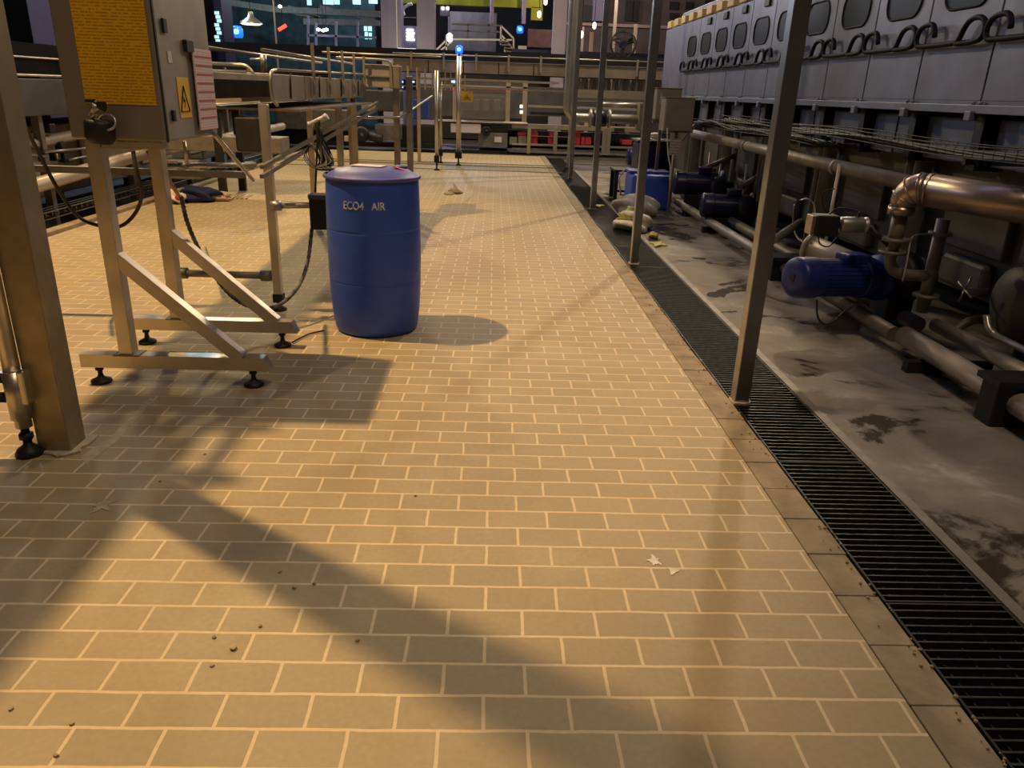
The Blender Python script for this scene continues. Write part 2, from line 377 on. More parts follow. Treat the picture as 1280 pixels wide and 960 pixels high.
# ================================================================== DRAIN GRATES
g0 = thing('drain_grate', 'dark slotted drain grate section nearest the camera beside the tiles', 'drain grate', (1.5, 0, 0), 'drain grates in a row along the walkway')
b = B()
b.box(1.298, 1.306, .003, .997, -.04, -.002); b.box(1.676, 1.684, .003, .997, -.04, -.002); b.box(1.306, 1.676, .003, .010, -.04, -.002); b.box(1.306, 1.676, .990, .997, -.04, -.002)
obj('grate_frame', b, M['dark'], g0)
b = B(); M['grate'] = mat('worn_grate_bar', (.07, .075, .068), .42, .6, .5, 30)
k = 0
while .036+k*.037 < .985:
    yy = .036+k*.037; b.box(1.306, 1.676, yy-.0035, yy+.0035, -.035, -.003); k += 1
obj('grate_bars', b, M['grate'], g0)
b = B()
for i in range(4):
    xx = 1.35+i*.095; b.cyl((xx, .01, -.024), (xx, .99, -.024), .004, n=6)
obj('cross_rod', b, M['grate'], g0)
ordn = ['second', 'third', 'fourth', 'fifth', 'sixth', 'seventh', 'eighth', 'ninth', 'tenth', 'eleventh', 'twelfth', 'thirteenth', 'fourteenth', 'fifteenth', 'sixteenth', 'seventeenth', 'eighteenth', 'nineteenth']
g0.location.y = 1; 
for i in range(17):
    dup(g0, (1.5, 2+i, 0), 'dark slotted drain grate, %s section of the row from the camera' % ordn[i])
dup(g0, (1.5, 0, 0), 'dark slotted drain grate section just in front of the lens')

# ================================================================== RIGHT POSTS
def post(name, x, y, w, h, m, label, group=None, base=True, cat='post'):
    t = thing(name, label, cat, (x, y, 0), group)
    b = B(); b.box(x-w/2, x+w/2, y-w/2, y+w/2, 0, h, .004); obj('shaft', b, m, t)
    if base:
        b = B()
        n = 14; pts = []
        rnd = random.Random(int(y*100))
        for k in range(n):
            a = 2*pi*k/n; r = w*(.62+rnd.uniform(-.02, .12))/max(abs(cos(a)), abs(sin(a)))**.6; pts.append((x+r*cos(a), y+r*sin(a), .0005))
        b.prism(pts, (0, 0, .012)); obj('cement_collar', b, M['cement'], t)
    return t
gp = 'steel posts standing along the drain'
post('steel_post', 1.335, 3.69, .078, 5.2, M['post'], 'large square steel post nearest the camera at the drain edge', gp)
post('steel_post', 1.36, 7.12, .075, 5.2, M['post'], 'square steel post just in front of the white sacks', gp)
post('steel_post', 1.395, 10.7, .075, 5.2, M['post'], 'square steel post behind the white sacks, thin floor shadow at its foot', gp)
post('steel_post', 1.46, 14.72, .08, 5.2, M['post'], 'square steel post farthest along the drain before the far machines', gp)

# ================================================================== BOTTLE WASHER
W = thing('bottle_washer', 'long blue-grey steel bottle washing machine with window hatches and bent handles', 'machine', (4.4, 9, 0))
X0 = 3.2; pitch = .862; ya = 5.25-pitch*3; nb = 13; ye = ya+pitch*nb
b = B(); b.box(X0+.03, 6.2, ya-.9, 15.6, 1.53, 2.66, .01); b.box(X0+.25, 6.0, ya-.8, 15.5, 2.66, 2.95, .02)
b.box(X0+.0, X0+.03, ye+.01, 15.6, 1.54, 2.66); b.box(X0, X0+.03, ya-.9, ya-.01, 1.54, 2.66)
obj('housing', b, M['washer'], W)
for i in range(nb):
    y0 = ya+i*pitch; yc = y0+pitch/2
    b = B(); b.box(X0-.004, X0+.03, y0+.008, y0+pitch-.008, 1.54, 2.655, .004)
    p = obj('hatch_panel', b, M['washer'], W)
    # window
    b = B(); b.prism(rrect(yc, 2.275, .52, .27, .11, X0-.006), (.012, 0, 0)); obj('window_pane', b, M['glass_dark'], p)
    b = B(); b.tube(rrect(yc, 2.275, .54, .29, .12, X0-.006), .011, 6, True); obj('window_gasket', b, M['gasket'], p)
    # bent handle: bar with an open loop at each end
    hx = X0-.055; Z0 = 1.905
    L_ = y0+pitch; R_ = y0
    pts = [(L_-.21, 1.96), (L_-.19, 2.01), (L_-.15, 2.045), (L_-.06, 2.045), (L_+.01, 2.02), (L_+.035, 1.96), (L_+.01, 1.915), (L_-.06, Z0), (R_+.40, Z0), (R_+.335, 1.925), (R_+.305, 1.975), (R_+.265, 2.025), (R_+.20, 2.048), (R_+.12, 2.045), (R_+.065, 2.01), (R_+.055, 1.955), (R_+.09, 1.915), (R_+.2, Z0-.003), (R_+.36, Z0-.003)]
    b = B(); b.tube(smooth_path([(hx, y_, z_) for y_, z_ in pts], 3), .0185, 8)
    for yy in (L_-.12, R_+.45): b.cyl((hx, yy, Z0), (X0, yy, Z0), .009, n=6)
    obj('bent_handle', b, M['gasket'], p)
# flange with bolts
b = B(); b.box(X0-.05, X0+.06, ya-.9, 15.6, 1.46, 1.515, .004); b.box(X0-.01, X0+.04, ya-.9, 15.6, 1.515, 1.54)
for i in range(nb+1):
    yy = ya+i*pitch; b.box(X0-.075, X0-.02, yy-.035, yy+.035, 1.415, 1.475, .004); b.cyl((X0-.03, yy+.03, 1.515), (X0-.03, yy+.03, 1.535), .014, n=8); b.cyl((X0-.03, yy-.05, 1.515), (X0-.03, yy-.05, 1.535), .014, n=8)
obj('flange', b, M['washer'], W)
b = B()
for i in range(1, 12):
    yy = ya+i*pitch+.3; b.box(X0-.03, X0+.01, yy-.09, yy+.09, 2.53, 2.62, .006)
obj('lifting_lug', b, M['dark'], W)
# lower chassis
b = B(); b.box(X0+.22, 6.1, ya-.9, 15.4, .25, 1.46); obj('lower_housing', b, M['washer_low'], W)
b = B()
for i in range(nb):
    y0 = ya+i*pitch
    b.box(X0+.10, X0+.22, y0+.16, y0+pitch-.10, 1.13, 1.43, .01)
    if i % 2 == 0: b.box(X0+.09, X0+.12, y0+.36, y0+.47, 1.13, 1.43)
obj('recessed_plate', b, M['washer'], W)
b = B()
for i in range(nb+1):
    yy = ya+i*pitch; b.box(X0+.02, X0+.22, yy-.06, yy+.03, 1.10, 1.46)
obj('rib', b, M['dark'], W)
for i in range(7):
    yy = ya-.1+i*pitch*2
    b = B(); b.box(X0+.03, X0+.17, yy-.07, yy-.055, 0, 1.1); b.box(X0+.03, X0+.17, yy+.055, yy+.07, 0, 1.1); b.box(X0+.09, X0+.11, yy-.055, yy+.055, 0, 1.1); b.box(X0+.0, X0+.2, yy-.1, yy+.1, 0, .015)
    obj('support_leg', b, M['pipe'], W)
b = B()
for i in range(6):
    yy = ya+.5+i*pitch*2; b.box(X0+.16, X0+.23, yy, yy+.75, .55, .92, .01); b.box(X0+.14, X0+.23, yy+.1, yy+.62, .28, .5, .03)
obj('access_plate', b, M['washer_low'], W)
for i in range(9):
    yy = 10.8+i*.56
    b = B(); b.box(X0+.0, X0+.22, yy, yy+.30, 2.68, 2.80, .01); obj('roof_box', b, M['roofbox'], W)
# cable trays
def tray(name, label, x, y0, y1, z, wdt, hh, sag=0):
    t = thing(name, label, 'cable tray', (x, y0, z), 'wire cable trays under the washer')
    f = lambda yy: (sin((yy-y0)*1.9)*.012+sag*sin((yy-y0)*.5))
    b = B(); n = int((y1-y0)/.3)
    for dx, dz in ((0, 0), (0, hh), (wdt, 0), (wdt, hh), (wdt/2, 0)):
        b.tube([(x+dx, y0+(y1-y0)*i/n, z+dz+f(y0+(y1-y0)*i/n)) for i in range(n+1)], .0045, 5)
    obj('side_wire', b, M['dark'], t)
    b = B(); yy = y0+.05
    while yy < y1:
        q = f(yy); b.tube([(x, yy, z+hh+q), (x, yy, z+q), (x+wdt, yy, z+q), (x+wdt, yy, z+hh+q)], .003, 4); yy += .1
    obj('cross_wire', b, M['dark'], t)
    b = B()
    for k in range(4):
        b.tube(smooth_path([(x+.04+k*.05, y0+(y1-y0)*i/14, z+.02+.015*sin(i*1.3+k)+f(y0+(y1-y0)*i/14)) for i in range(15)], 3), .012, 6)
    obj('cable', b, M['black'], t)
    b = B(); yy = y0+.4
    while yy < y1: b.box(x-.0, X0+.25, yy-.015, yy+.015, z-.03+f(yy)-.01, z-.004+f(yy)); yy += 1.72
    obj('bracket', b, M['dark'], t)
tray('cable_tray', 'upper wire cable tray hugging the washer below its flange', 2.86, 2.6, 10.2, 1.22, .25, .07)
tray('cable_tray', 'lower wire cable tray ending near the grey junction boxes', 2.72, 6.6, 11.0, 1.15, .25, .05, .02)

# pipes of the washer
def pipe(name, label, pts, r, m, group=None, flanges=(), sub=0, n=14, cat='pipe', fm=None):
    P = smooth_path(pts, sub) if sub else pts
    t = thing(name, label, cat, pts[0], group)
    b = B(); b.tube(P, r, n); obj('tube', b, m, t)
    for (c, ax, R_, th) in flanges:
        c = Vector(c); a = Vector(ax).normalized(); b = B(); b.cyl(c-a*th/2, c+a*th/2, R_, n=20); obj('flange', b, fm or m, t)
    return t
pipe('overhead_pipe', 'long dull pipe running under the cable trays along the washer', [(2.83, 4.5, 1.0), (2.83, 11.2, 1.02)], .055, M['pipe'], flanges=[((2.83, 6.4, 1.0), (0, 1, 0), .062, .06), ((2.83, 8.8, 1.01), (0, 1, 0), .062, .05)])
pipe('floor_pipe', 'thick grey pipe lying low on the concrete, nearer the drain', [(2.64, 2.2, .13), (2.64, 4.55, .13)], .062, M['pipe_pale'], 'pale pipes near the floor')
pipe('floor_pipe', 'slimmer grey pipe low on the concrete, nearer the washer', [(2.95, 2.2, .15), (2.95, 4.75, .15)], .046, M['pipe_pale'], 'pale pipes near the floor')
pipe('floor_pipe', 'dull floor pipe continuing behind the large blue motor', [(2.60, 4.60, .12), (2.60, 7.4, .12), (2.60, 10.8, .12)], .05, M['pipe'], flanges=[((2.6, 6.6, .12), (0, 1, 0), .085, .09)])
pipe('floor_pipe', 'second dull pipe continuing along the washer feet', [(2.86, 4.8, .13), (2.86, 11.5, .13)], .055, M['pipe'])
b = B(); b.box(2.52, 3.08, 3.42, 3.56, .0, .24, .01); b.box(2.5, 3.1, 3.40, 3.58, .22, .25)
obj('pipe_support', b, M['dark'], label='black pipe support block at the right picture edge', cat='pipe support')
b = B(); b.box(2.48, 3.0, 6.55, 6.70, .0, .2, .01); b.box(2.46, 3.02, 6.50, 6.74, .19, .22)
obj('pipe_support', b, M['dark'], label='black pipe support behind the large blue motor', cat='pipe support')
for yy, s_ in ((9.0, 'beside the dark pump motors'), (4.2, 'under the bright jacketed pipe')):
    b = B(); b.box(2.5, 3.02, yy, yy+.06, 0, .07); obj('pipe_support', b, M['dark'], label='low black pipe rest %s' % s_, cat='pipe support')

# bright jacketed pipe
A_ = PY(1133, 233, 4.72); E_ = PY(1310, 262, 4.15)
dirp = (E_-A_).normalized()
t = thing('jacketed_pipe', 'large shiny bronze-tinted jacketed pipe with an elbow going down', 'pipe', A_)
low = Vector((A_.x-.01, A_.y+.01, A_.z-.16))
r_ = .098
b = B(); c_ = A_+dirp*.12+Vector((0, 0, -.12))
b.tube([E_+dirp*.3, A_+dirp*.12], r_, 28); obj('jacket', b, M['copper'], t)
b = B(); el = [A_+dirp*.12]
for i in range(1, 8):
    a = radians(90*i/7); el.append(c_+Vector((0, 0, 1))*.12*cos(a)-dirp*.12*sin(a))
b.tube(el, [r_, r_*.99, r_*.97, r_*.95, r_*.9, r_*.86, r_*.8, r_*.74], 24); obj('elbow', b, M['copper'], t)
b = B()
for i in (1, 3, 5): 
    tt = (el[i+1]-el[i-1]).normalized(); b.ring(el[i], tt, [0, .099, 0, .094, 0, .085][i], .005)
b.ring(A_+dirp*.14, dirp, r_, .006); obj('seam_band', b, M['copper'], t)
bot = el[-1]
b = B(); b.cyl(bot, bot-Vector((0, 0, .05)), .078, .078, 24); obj('collar', b, M['copper'], t)
b = B(); v0 = bot-Vector((0, 0, .05)); v1 = v0-Vector((0, 0, .42)); b.tube([v0, v0-Vector((0, 0, .20))], .045, 18); 
jp = v0-Vector((0, 0, .38))
b.tube(smooth_path([v0-Vector((0, 0, .18)), v0-Vector((0, 0, .30)), v0+Vector((.05, 0, -.36)), v0+Vector((.14, 0, -.38)), v0+Vector((.27, 0, -.38))], 5), .036, 14)
obj('downpipe', b, M['pipe'], t)
b = B(); b.cyl(v0-Vector((0, 0, .145)), v0-Vector((0, 0, .165)), .085, n=24); b.cyl(v0-Vector((0, 0, .225)), v0-Vector((0, 0, .245)), .08, n=24); obj('pipe_flange', b, M['pipe'], t)
b = B(); vx = v0+Vector((.28, 0, 0)); b.tube([vx+Vector((0, 0, -.02)), vx+Vector((0, 0, -.62))], .04, 14); b.cyl(vx+Vector((0, 0, -.1)), vx+Vector((0, 0, -.12)), .07); b.cyl(vx+Vector((0, 0, -.50)), vx+Vector((0, 0, -.52)), .08); obj('riser', b, M['pipe'], t)

# valve actuator
vc = v0-Vector((0, 0, .195))
t = thing('valve_actuator', 'small black box and polished cylinder valve actuator on the vertical pipe', 'valve', vc)
bx = PY(1030, 281, 4.78); cx_ = PY(1067, 281, 4.78)
b = B(); b.obox(bx, (.15, .12, .13), None, .01); obj('black_housing', b, M['black'], t)
b = B(); b.box(bx.x-.10, bx.x-.075, bx.y-.05, bx.y+.05, bx.z-.06, bx.z+.06, .004); obj('end_cover', b, M['copper'], t)
b = B(); b.lathe([(0, -.09), (.045, -.09), (.05, -.08), (.05, .05), (.04, .065), (.05, .07), (.05, .085), (0, .09)], cx_, (1, 0, 0), 24); obj('actuator_cylinder', b, M['steel'], t)
b = B(); b.tube([cx_+Vector((.09, 0, 0)), vc+Vector((-.03, 0, 0))], .016, 10); b.tube([bx+Vector((.07, 0, 0)), cx_-Vector((.09, 0, 0))], .02, 10); b.obox(cx_+Vector((.02, 0, .06)), (.015, .015, .04)); obj('stem', b, M['dark'], t)
b = B(); b.tube(smooth_path([bx+Vector((-.03, 0, -.06)), bx+Vector((-.01, -.02, -.12)), bx+Vector((.05, -.02, -.13)), bx+Vector((.1, 0, -.07))], 5), .005, 6)
b.tube(smooth_path([bx+Vector((.02, 0, .06)), bx+Vector((.08, .03, .1)), bx+Vector((.2, .03, .09)), bx+Vector((.3, .05, .05)), vc+Vector((-.1, .05, .06))], 5), .006, 6)
obj('cable', b, M['black'], t)
# pale fat pipe behind the motor
q0 = PY(1012, 308, 5.6); q1 = PY(1100, 345, 5.15)
pipe('stub_pipe', 'short pale fat pipe behind the large blue motor', [q0, q1], [.085, .085], M['pipe_pale'], flanges=[(q0, q1-q0, .1, .03)])
# small bent tubes
def wire(name, label, pts, r, m, cat='hose', sub=6, group=None):
    b = B(); b.tube(smooth_path(pts, sub), r, 7); return obj(name, b, m, label=label, cat=cat, group=group, origin=pts[0])
wire('bent_tube', 'thin chrome tube bending down beside the blue pump', [PY(1180, 293, 4.7), PY(1150, 293, 4.7), PY(1139, 300, 4.7), PY(1134, 325, 4.65), PY(1128, 352, 4.6)], .006, M['steel'], 'tube')
wire('bent_tube', 'thin chrome hoop tube left of the actuator box', [PY(1000, 250, 5.4), PY(1010, 249, 5.4), PY(1018, 256, 5.4), PY(1019, 275, 5.4)], .006, M['steel'], 'tube')
wire('bent_tube', 'thin looping cable hanging on the washer support leg', [PY(1043, 236, 5.5), PY(1030, 240, 5.5), PY(1028, 255, 5.5), PY(1036, 268, 5.5), PY(1045, 265, 5.5)], .005, M['dark'], 'cable')
wire('bent_tube', 'curved thick conduit hugging the washer below the valve', [PX(994, 255, 3.0), PX(992, 280, 3.0), PX(998, 298, 3.0), PX(1012, 305, 3.0), PX(1030, 306, 3.0)], .014, M['pipe'], 'tube')
wire('bent_tube', 'long polished tube curving low at the right picture edge', [PY(1233, 395, 4.2), PY(1236, 410, 4.15), PY(1246, 420, 4.1), PY(1270, 432, 3.95), PY(1300, 447, 3.8)], .02, M['steel'], 'tube')
wire('bent_tube', 'grey branch pipe rising from the slim floor pipe', [PY(1192, 414, 4.6), PY(1205, 405, 4.6), PY(1218, 400, 4.6), PY(1240, 398, 4.6)], .028, M['pipe'], 'tube')
# round manhole cover with handles at the right edge
mh = PX(1268, 380, 3.15)
t = thing('manhole_cover', 'round dark manhole cover with star handle at the right picture edge', 'hatch', mh)
b = B(); b.lathe([(0, -.05), (.12, -.045), (.2, -.02), (.22, 0), (.22, .08)], mh, (1, 0, 0), 32); obj('cover', b, M['washer_low'], t)
b = B()
hc = mh+Vector((-.16, .25, .02))
for k in range(4):
    a = radians(20+k*90); b.cyl(hc, hc+Vector((0, cos(a), sin(a)))*.09, .007, n=6)
b.cyl(hc, hc+Vector((.14, 0, 0)), .014, n=8); obj('star_handle', b, M['steel'], t)

# ---- electric motors
def motor(name, label, c, d, r, L_, m, dark, tb=True, group=None):
    """c = centre of fan end, d = axis direction"""
    c = Vector(c); d = Vector(d).normalized(); t = thing(name, label, 'motor', c, group)
    b = B(); b.lathe([(0, -.004), (r*.55, -.002), (r*.86, .004), (r*.97, .02), (r, .04), (r, L_*.22)], c, d, 40); obj('fan_cover', b, m, t)
    b = B(); b.lathe([(r*.84, L_*.22), (r*.84, L_*.72)], c, d, 40)
    side = d.cross(Vector((0, 0, 1))).normalized(); up = side.cross(d)
    for k in range(28):
        a = 2*pi*k/28; n_ = side*cos(a)+up*sin(a); p0 = c+d*L_*.23+n_*r*.91; p1 = c+d*L_*.71+n_*r*.91
        b.beam(p0, p1, .005, r*.18, 0, n_.cross(d))
    obj('finned_body', b, m, t)
    b = B(); b.lathe([(0, L_*.71), (r*1.0, L_*.71), (r*1.02, L_*.73), (r*1.02, L_*.84), (r*.9, L_*.86), (r*.9, L_*.92), (r*1.15, L_*.93), (r*1.15, L_*.98), (0, L_*.98)], c, d, 40); obj('end_flange', b, m, t)
    if m is M['motor_dark'] or not tb:
        q = c+d*L_*.45; b = B(); b.box(q.x-.12, q.x+.12, q.y-.1, q.y+.1, -.02, q.z-r*.9, .008); obj('base_foot', b, M['dark'], t)
    if tb:
        b = B(); q = c+d*L_*.60+up*(r*1.15) if tb == 'top' else c+d*L_*.62+up*(r*.98)
        rot = Matrix((d, side, up)).transposed(); b.obox(q, (L_*.26, r*1.0, r*.5), rot, .012); obj('terminal_box', b, m, t)
        b = B(); b.obox(c+d*L_*.78-side*r*1.03, (L_*.07, .004, r*.6), rot, 0) if False else b.obox(c+d*L_*.78+side*(-r*1.02), (L_*.08, .006, r*.55), rot); obj('rating_plate', b, M['steel_soft'], t)
    b = B(); b.obox(c+d*(-.005), (.008, r*.28, r*.34), Matrix((d, side, up)).transposed(), 0); obj('end_badge', b, M['ink'], t)
    return t
m0 = PY(991, 347, 4.85); m1 = PY(1112, 347, 5.12)
dm = (m1-m0).normalized()
mt = motor('electric_motor', 'large bright blue finned electric motor above the stained concrete', m0, dm, .136, .76, M['motor'], 1)
# pump end
pe = m0+dm*.76
b = B(); b.lathe([(0, 0), (.10, .0), (.10, .08), (.17, .09), (.19, .12), (.19, .2), (.16, .23), (.09, .25), (.09, .33), (.14, .34), (.14, .37), (0, .37)], pe, dm, 32)
b.box(pe.x+.02, pe.x+.2, pe.y-.12, pe.y+.12, .0, pe.z-.12, .01)
obj('pump_body', b, M['dark'], label='dark round pump casing bolted to the large blue motor', cat='pump', origin=pe)
wire('motor_cable', 'black cable drooping in a loop under the large blue motor', [PY(1021, 375, 4.9), PY(1022, 395, 4.9), PY(1030, 405, 4.88), PY(1042, 402, 4.87), PY(1055, 390, 4.86), PY(1070, 380, 4.86)], .007, M['black'], 'cable')
g_m = 'dark blue pump motors at mid distance'
motor('electric_motor', 'dark blue motor lying on the concrete left of the large post', PY(876, 256, 9.2), (1, -.12, 0), .145, .62, M['motor_dark'], 1, 'top', g_m)
motor('electric_motor', 'dark motor standing just right of the blue plastic tank', PY(842, 228, 10.4), (1, -.1, 0), .155, .66, M['motor_dark'], 1, 'top', g_m)
motor('electric_motor', 'small far blue motor beside the second post, behind the tank', PY(784, 196, 14.6), (1, 0, 0), .15, .45, M['motor'], 1, False, g_m)
for (px, py, Y, s_) in ((930, 262, 9.1, 'pump block behind the mid-distance blue motor'), (895, 235, 10.3, 'pump block behind the motor beside the tank')):
    c = PY(px, py, Y); b = B(); b.lathe([(0, -.1), (.12, -.1), (.17, -.05), (.17, .08), (.1, .12), (.1, .2), (0, .2)], c, (1, 0, 0), 24); b.box(c.x-.08, c.x+.1, c.y-.1, c.y+.1, 0, c.z-.1)
    obj('pump_body', b, M['dark'], label='dark '+s_, cat='pump', origin=c)
for (a_, e_, s_) in (((878, 212, 10.6), (905, 200, 11.0), 'slanted dark branch pipe above the motor beside the tank'), ((925, 235, 9.4), (945, 222, 9.9), 'slanted branch pipe above the mid-distance motor'), ((967, 300, 6.4), (985, 288, 6.9), 'slanted branch pipe behind the nearest post')):
    p0 = PY(*a_); p1 = PY(*e_); pipe('branch_pipe', s_, [p0, p1+(p1-p0)*1.0], .035, M['pipe'], 'slanted branch pipes')
for (px, y0, y1, Y, s_) in ((888, 190, 232, 10.9, 'behind the motor beside the tank'), (901, 205, 250, 10.6, 'between the two dark motors'), (934, 205, 240, 9.6, 'above the mid-distance motor'), (1050, 205, 290, 6.2, 'above the pale stub pipe')):
    p0 = PY(px, y0, Y); p1 = Vector((p0.x, p0.y, 0)); pipe('thin_riser', 'thin vertical steel riser '+s_, [p0, p1], .014, M['pipe_pale'], 'thin risers along the washer')

# ---- junction boxes and floor stand items near the tank
def junction(name, label, x0, y0, x1, y1, Y, d, m):
    a = PY(x0, y0, Y); c = PY(x1, y1, Y); t = thing(name, label, 'junction box', ((a.x+c.x)/2, Y, c.z), 'grey junction boxes')
    b = B(); b.box(a.x, c.x, Y, Y+d, c.z, a.z, .01); obj('body', b, m, t)
    b = B(); b.box(a.x+.01, c.x-.01, Y-.015, Y-.001, c.z+.01, a.z-.01, .004); dd = obj('door', b, m, t)
    b = B(); b.box(a.x+.04, a.x+.07, Y-.022, Y-.014, c.z+(a.z-c.z)*.5, c.z+(a.z-c.z)*.85); obj('label_strip', b, M['steel'], dd)
    b = B(); b.box(a.x-.02, c.x+.02, Y-.02, Y+d, a.z, a.z+.008); obj('rain_lip', b, M['leg'], t)
    return t
M['box'] = mat('box_steel', (.30, .27, .22), .5, .4, .2, 5)
jb = junction('junction_box', 'nearer grey junction box on the stand beside the washer', 833, 122, 865, 165, 10.3, .3, M['box'])
junction('junction_box', 'farther grey junction box half hidden behind the nearer one', 822, 110, 849, 150, 11.0, .3, M['box'])
t = thing('box_stand', 'thin steel stand carrying the grey junction boxes', 'stand', (2.5, 10.5, 0))
b = B(); b.box(2.42, 2.46, 10.62, 10.66, 0, 1.1); b.box(2.30, 2.34, 11.1, 11.14, 0, 1.3); obj('leg', b, M['pipe'], t)
b = B(); b.box(2.25, 2.66, 10.62, 10.66, 1.05, 1.09); b.box(2.2, 2.6, 11.1, 11.14, 1.15, 1.19); obj('crossbar', b, M['pipe'], t)
a = PY(838, 173, 10.2); c = PY(848.5, 194, 10.2)
t = thing('sign_plate', 'small pale notice plate on a thin pole below the junction boxes', 'sign', ((a.x+c.x)/2, 10.2, 0))
b = B(); b.box(a.x, c.x, 10.19, 10.2, c.z, a.z); obj('plate', b, lined('notice_print', (.42, .40, .42), (.16, .15, .16), .035, .5), t)
b = B(); b.cyl(((a.x+c.x)/2, 10.22, 0), ((a.x+c.x)/2, 10.22, a.z), .008, n=8); obj('pole', b, M['pipe_pale'], t)
wire('white_hose', 'pale thin hose hanging from the junction boxes', [PY(834, 160, 10.15), PY(835, 190, 10.15), PY(838, 210, 10.1), PY(837, 225, 10.1)], .008, M['white'])
wire('white_rod', 'pale slanting rod right of the notice plate', [PY(853, 176, 10.6), PY(868, 155, 10.9), PY(873, 156, 11.2)], .01, M['pipe_pale'], 'rod', 2)
# blue tank
T0 = G(785, 262); T1 = G(838, 262)
t = thing('plastic_tank', 'bright blue rectangular plastic tank standing on the concrete', 'tank', (2.13, 11.0, 0))
b = B(); b.box(T0.x+.02, T1.x-.02, 10.75, 11.35, 0, .48, .05); obj('tank_body', b, M['blue'], t)
b = B(); b.cyl((T0.x+.17, 10.95, .47), (T0.x+.17, 10.95, .50), .06); obj('red_cap', b, M['red'], t, label='red screw cap')
b = B(); b.box(T0.x+.0, T1.x-.05, 10.9, 11.3, .48, .52, .015); obj('tank_rim', b, M['bluelid'], t)
t = thing('dark_crate', 'near-black bin standing behind and above the blue tank', 'bin', (2.2, 11.7, 0))
a = PY(806, 190, 11.6); c = PY(838, 190, 11.6)
b = B(); b.box(a.x-.12, c.x, 11.45, 12.0, 0, .86, .03); obj('bin_body', b, M['motor_dark'], t)
b = B(); b.box(a.x-.15, c.x+.03, 11.42, 12.03, .86, .9, .012); obj('bin_lid', b, M['black'], t)
b = B(); b.obox((a.x+.06, 11.6, .908), (.36, .26, .01), Matrix.Rotation(.2, 3, 'Z')); obj('paper_sheet', b, M['white'], label='white paper sheet lying on the near-black bin', cat='paper', origin=(a.x, 11.6, .9))
b = blob((a.x+.12, 11.62, .955), (.10, .06, .045), 2, .2, 5); obj('cloth_lump', b, M['white'], label='white crumpled cloth lump on the near-black bin', cat='cloth', origin=(a.x+.12, 11.62, .91))
# low black stool with hose
t = thing('low_table', 'low black steel frame table left of the blue tank', 'table', (1.95, 11.9, 0))
b = B()
for xx in (1.86, 2.2):
    for yy in (11.75, 12.15): b.box(xx-.03, xx+.03, yy-.02, yy+.02, 0, .42)
obj('leg', b, M['black'], t)
b = B(); b.box(1.82, 2.26, 11.7, 12.2, .42, .45, .005); obj('tabletop', b, M['dark'], t)
b = B(); b.box(1.84, 2.22, 11.74, 11.76, .12, .15); obj('stretcher', b, M['dark'], t)
wire('white_hose', 'white looped hose arching over the low black table', [PY(776, 243, 11.65), PY(774, 225, 11.65), PY(781, 212, 11.65), PY(788, 210, 11.65), PY(791, 220, 11.6)], .012, M['white'])
# sacks and rubbish
sx = G(765, 264); 
b = blob((1.93, 10.25, .11), (.30, .22, .16), 4, .15, 3); obj('white_sack', b, M['sack'], label='full white woven sack slumped against the blue tank', cat='sack', origin=(1.93, 10.25, 0))
b = blob((1.70, 9.15, .07), (.22, .30, .12), 4, .20, 31); obj('plastic_bag', b, M['sack'], label='crumpled whitish plastic bag lying across the drain edge', cat='bag', origin=(1.7, 9.15, 0))
b = blob((1.60, 9.1, .13), (.09, .14, .06), 3, .35, 4); obj('rubber_glove', b, M['glove'], label='yellow-green glove bundle on the crumpled bag', cat='glove', origin=(1.6, 9.1, .05))
b = blob((1.73, 9.5, .15), (.08, .14, .06), 3, .35, 14); obj('rubber_glove', b, M['glove'], label='pale green glove tucked between sack and crumpled bag', cat='glove', origin=(1.73, 9.5, .05))
b = blob((1.83, 8.55, .03), (.05, .10, .03), 3, .35, 6); obj('rubber_glove', b, M['glove'], label='pale green glove hanging from the bag beside the second post', cat='glove', origin=(1.83, 8.55, 0))
def splat(name, c, R_, m, label, cat, n=5, seed=1, h=.012):
    rnd = random.Random(seed); b = B(); c = Vector(c); pts = []
    K = n*6
    for k in range(K):
        a = 2*pi*k/K; r = R_*(.55+.45*max(0, cos(n*a/1.0+seed)))*rnd.uniform(.6, 1.2); pts.append(c+Vector((r*cos(a), r*sin(a)*1.3, .001+.0*k)))
    b.prism(pts, (0, 0, h)); return obj(name, b, m, label=label, cat=cat, origin=c)
splat('rubber_glove', G(823, 307), .11, M['glove'], 'flat yellow glove on the concrete beside the drain', 'glove', 4, 2, .02)
splat('rubber_glove', G(748, 258), .10, M['glove'], 'yellowish scrap lying on the drain grate behind the third post', 'glove', 3, 5, .015)
M['scrap'] = mat('dirty_plastic', (.30, .24, .09), .6, 0, .4, 20)
b = blob((-.60, 12.0, .015), (.11, .20, .045), 3, .55, 8); obj('plastic_scrap', b, M['scrap'], label='crumpled yellowish plastic scrap on the tiles behind the drum', cat='scrap', origin=(-.6, 12, 0))
b = B(); b.prism([G(566, 229, .12), G(572, 237, .02), G(577, 241, .005), G(567, 243, .005)], (.01, .05, 0)); obj('plastic_scrap', b, M['scrap'], label='upright pointed plastic scrap behind the blue drum', cat='scrap')
M['splash'] = mat('painted_wet_glint', (.80, .76, .68), .6, 0, .3, 30)  # white splats that paint wet glints onto the tiles
splat('glint_or_cement_spot', G(818, 701), .030, M['splash'], 'white patch painted as a wet glint on the tiles, the left one of a pair', 'splash', 5, 4, .001)
splat('glint_or_cement_spot', G(841, 714), .022, M['splash'], 'small white patch painted as a wet glint on the tiles, the right one of a pair', 'splash', 3, 6, .001)
splat('glint_or_cement_spot', G(128, 632), .05, M['cement'], 'dusty cement spot on the shaded tiles in front of the thick column', 'splash', 5, 9, .001)
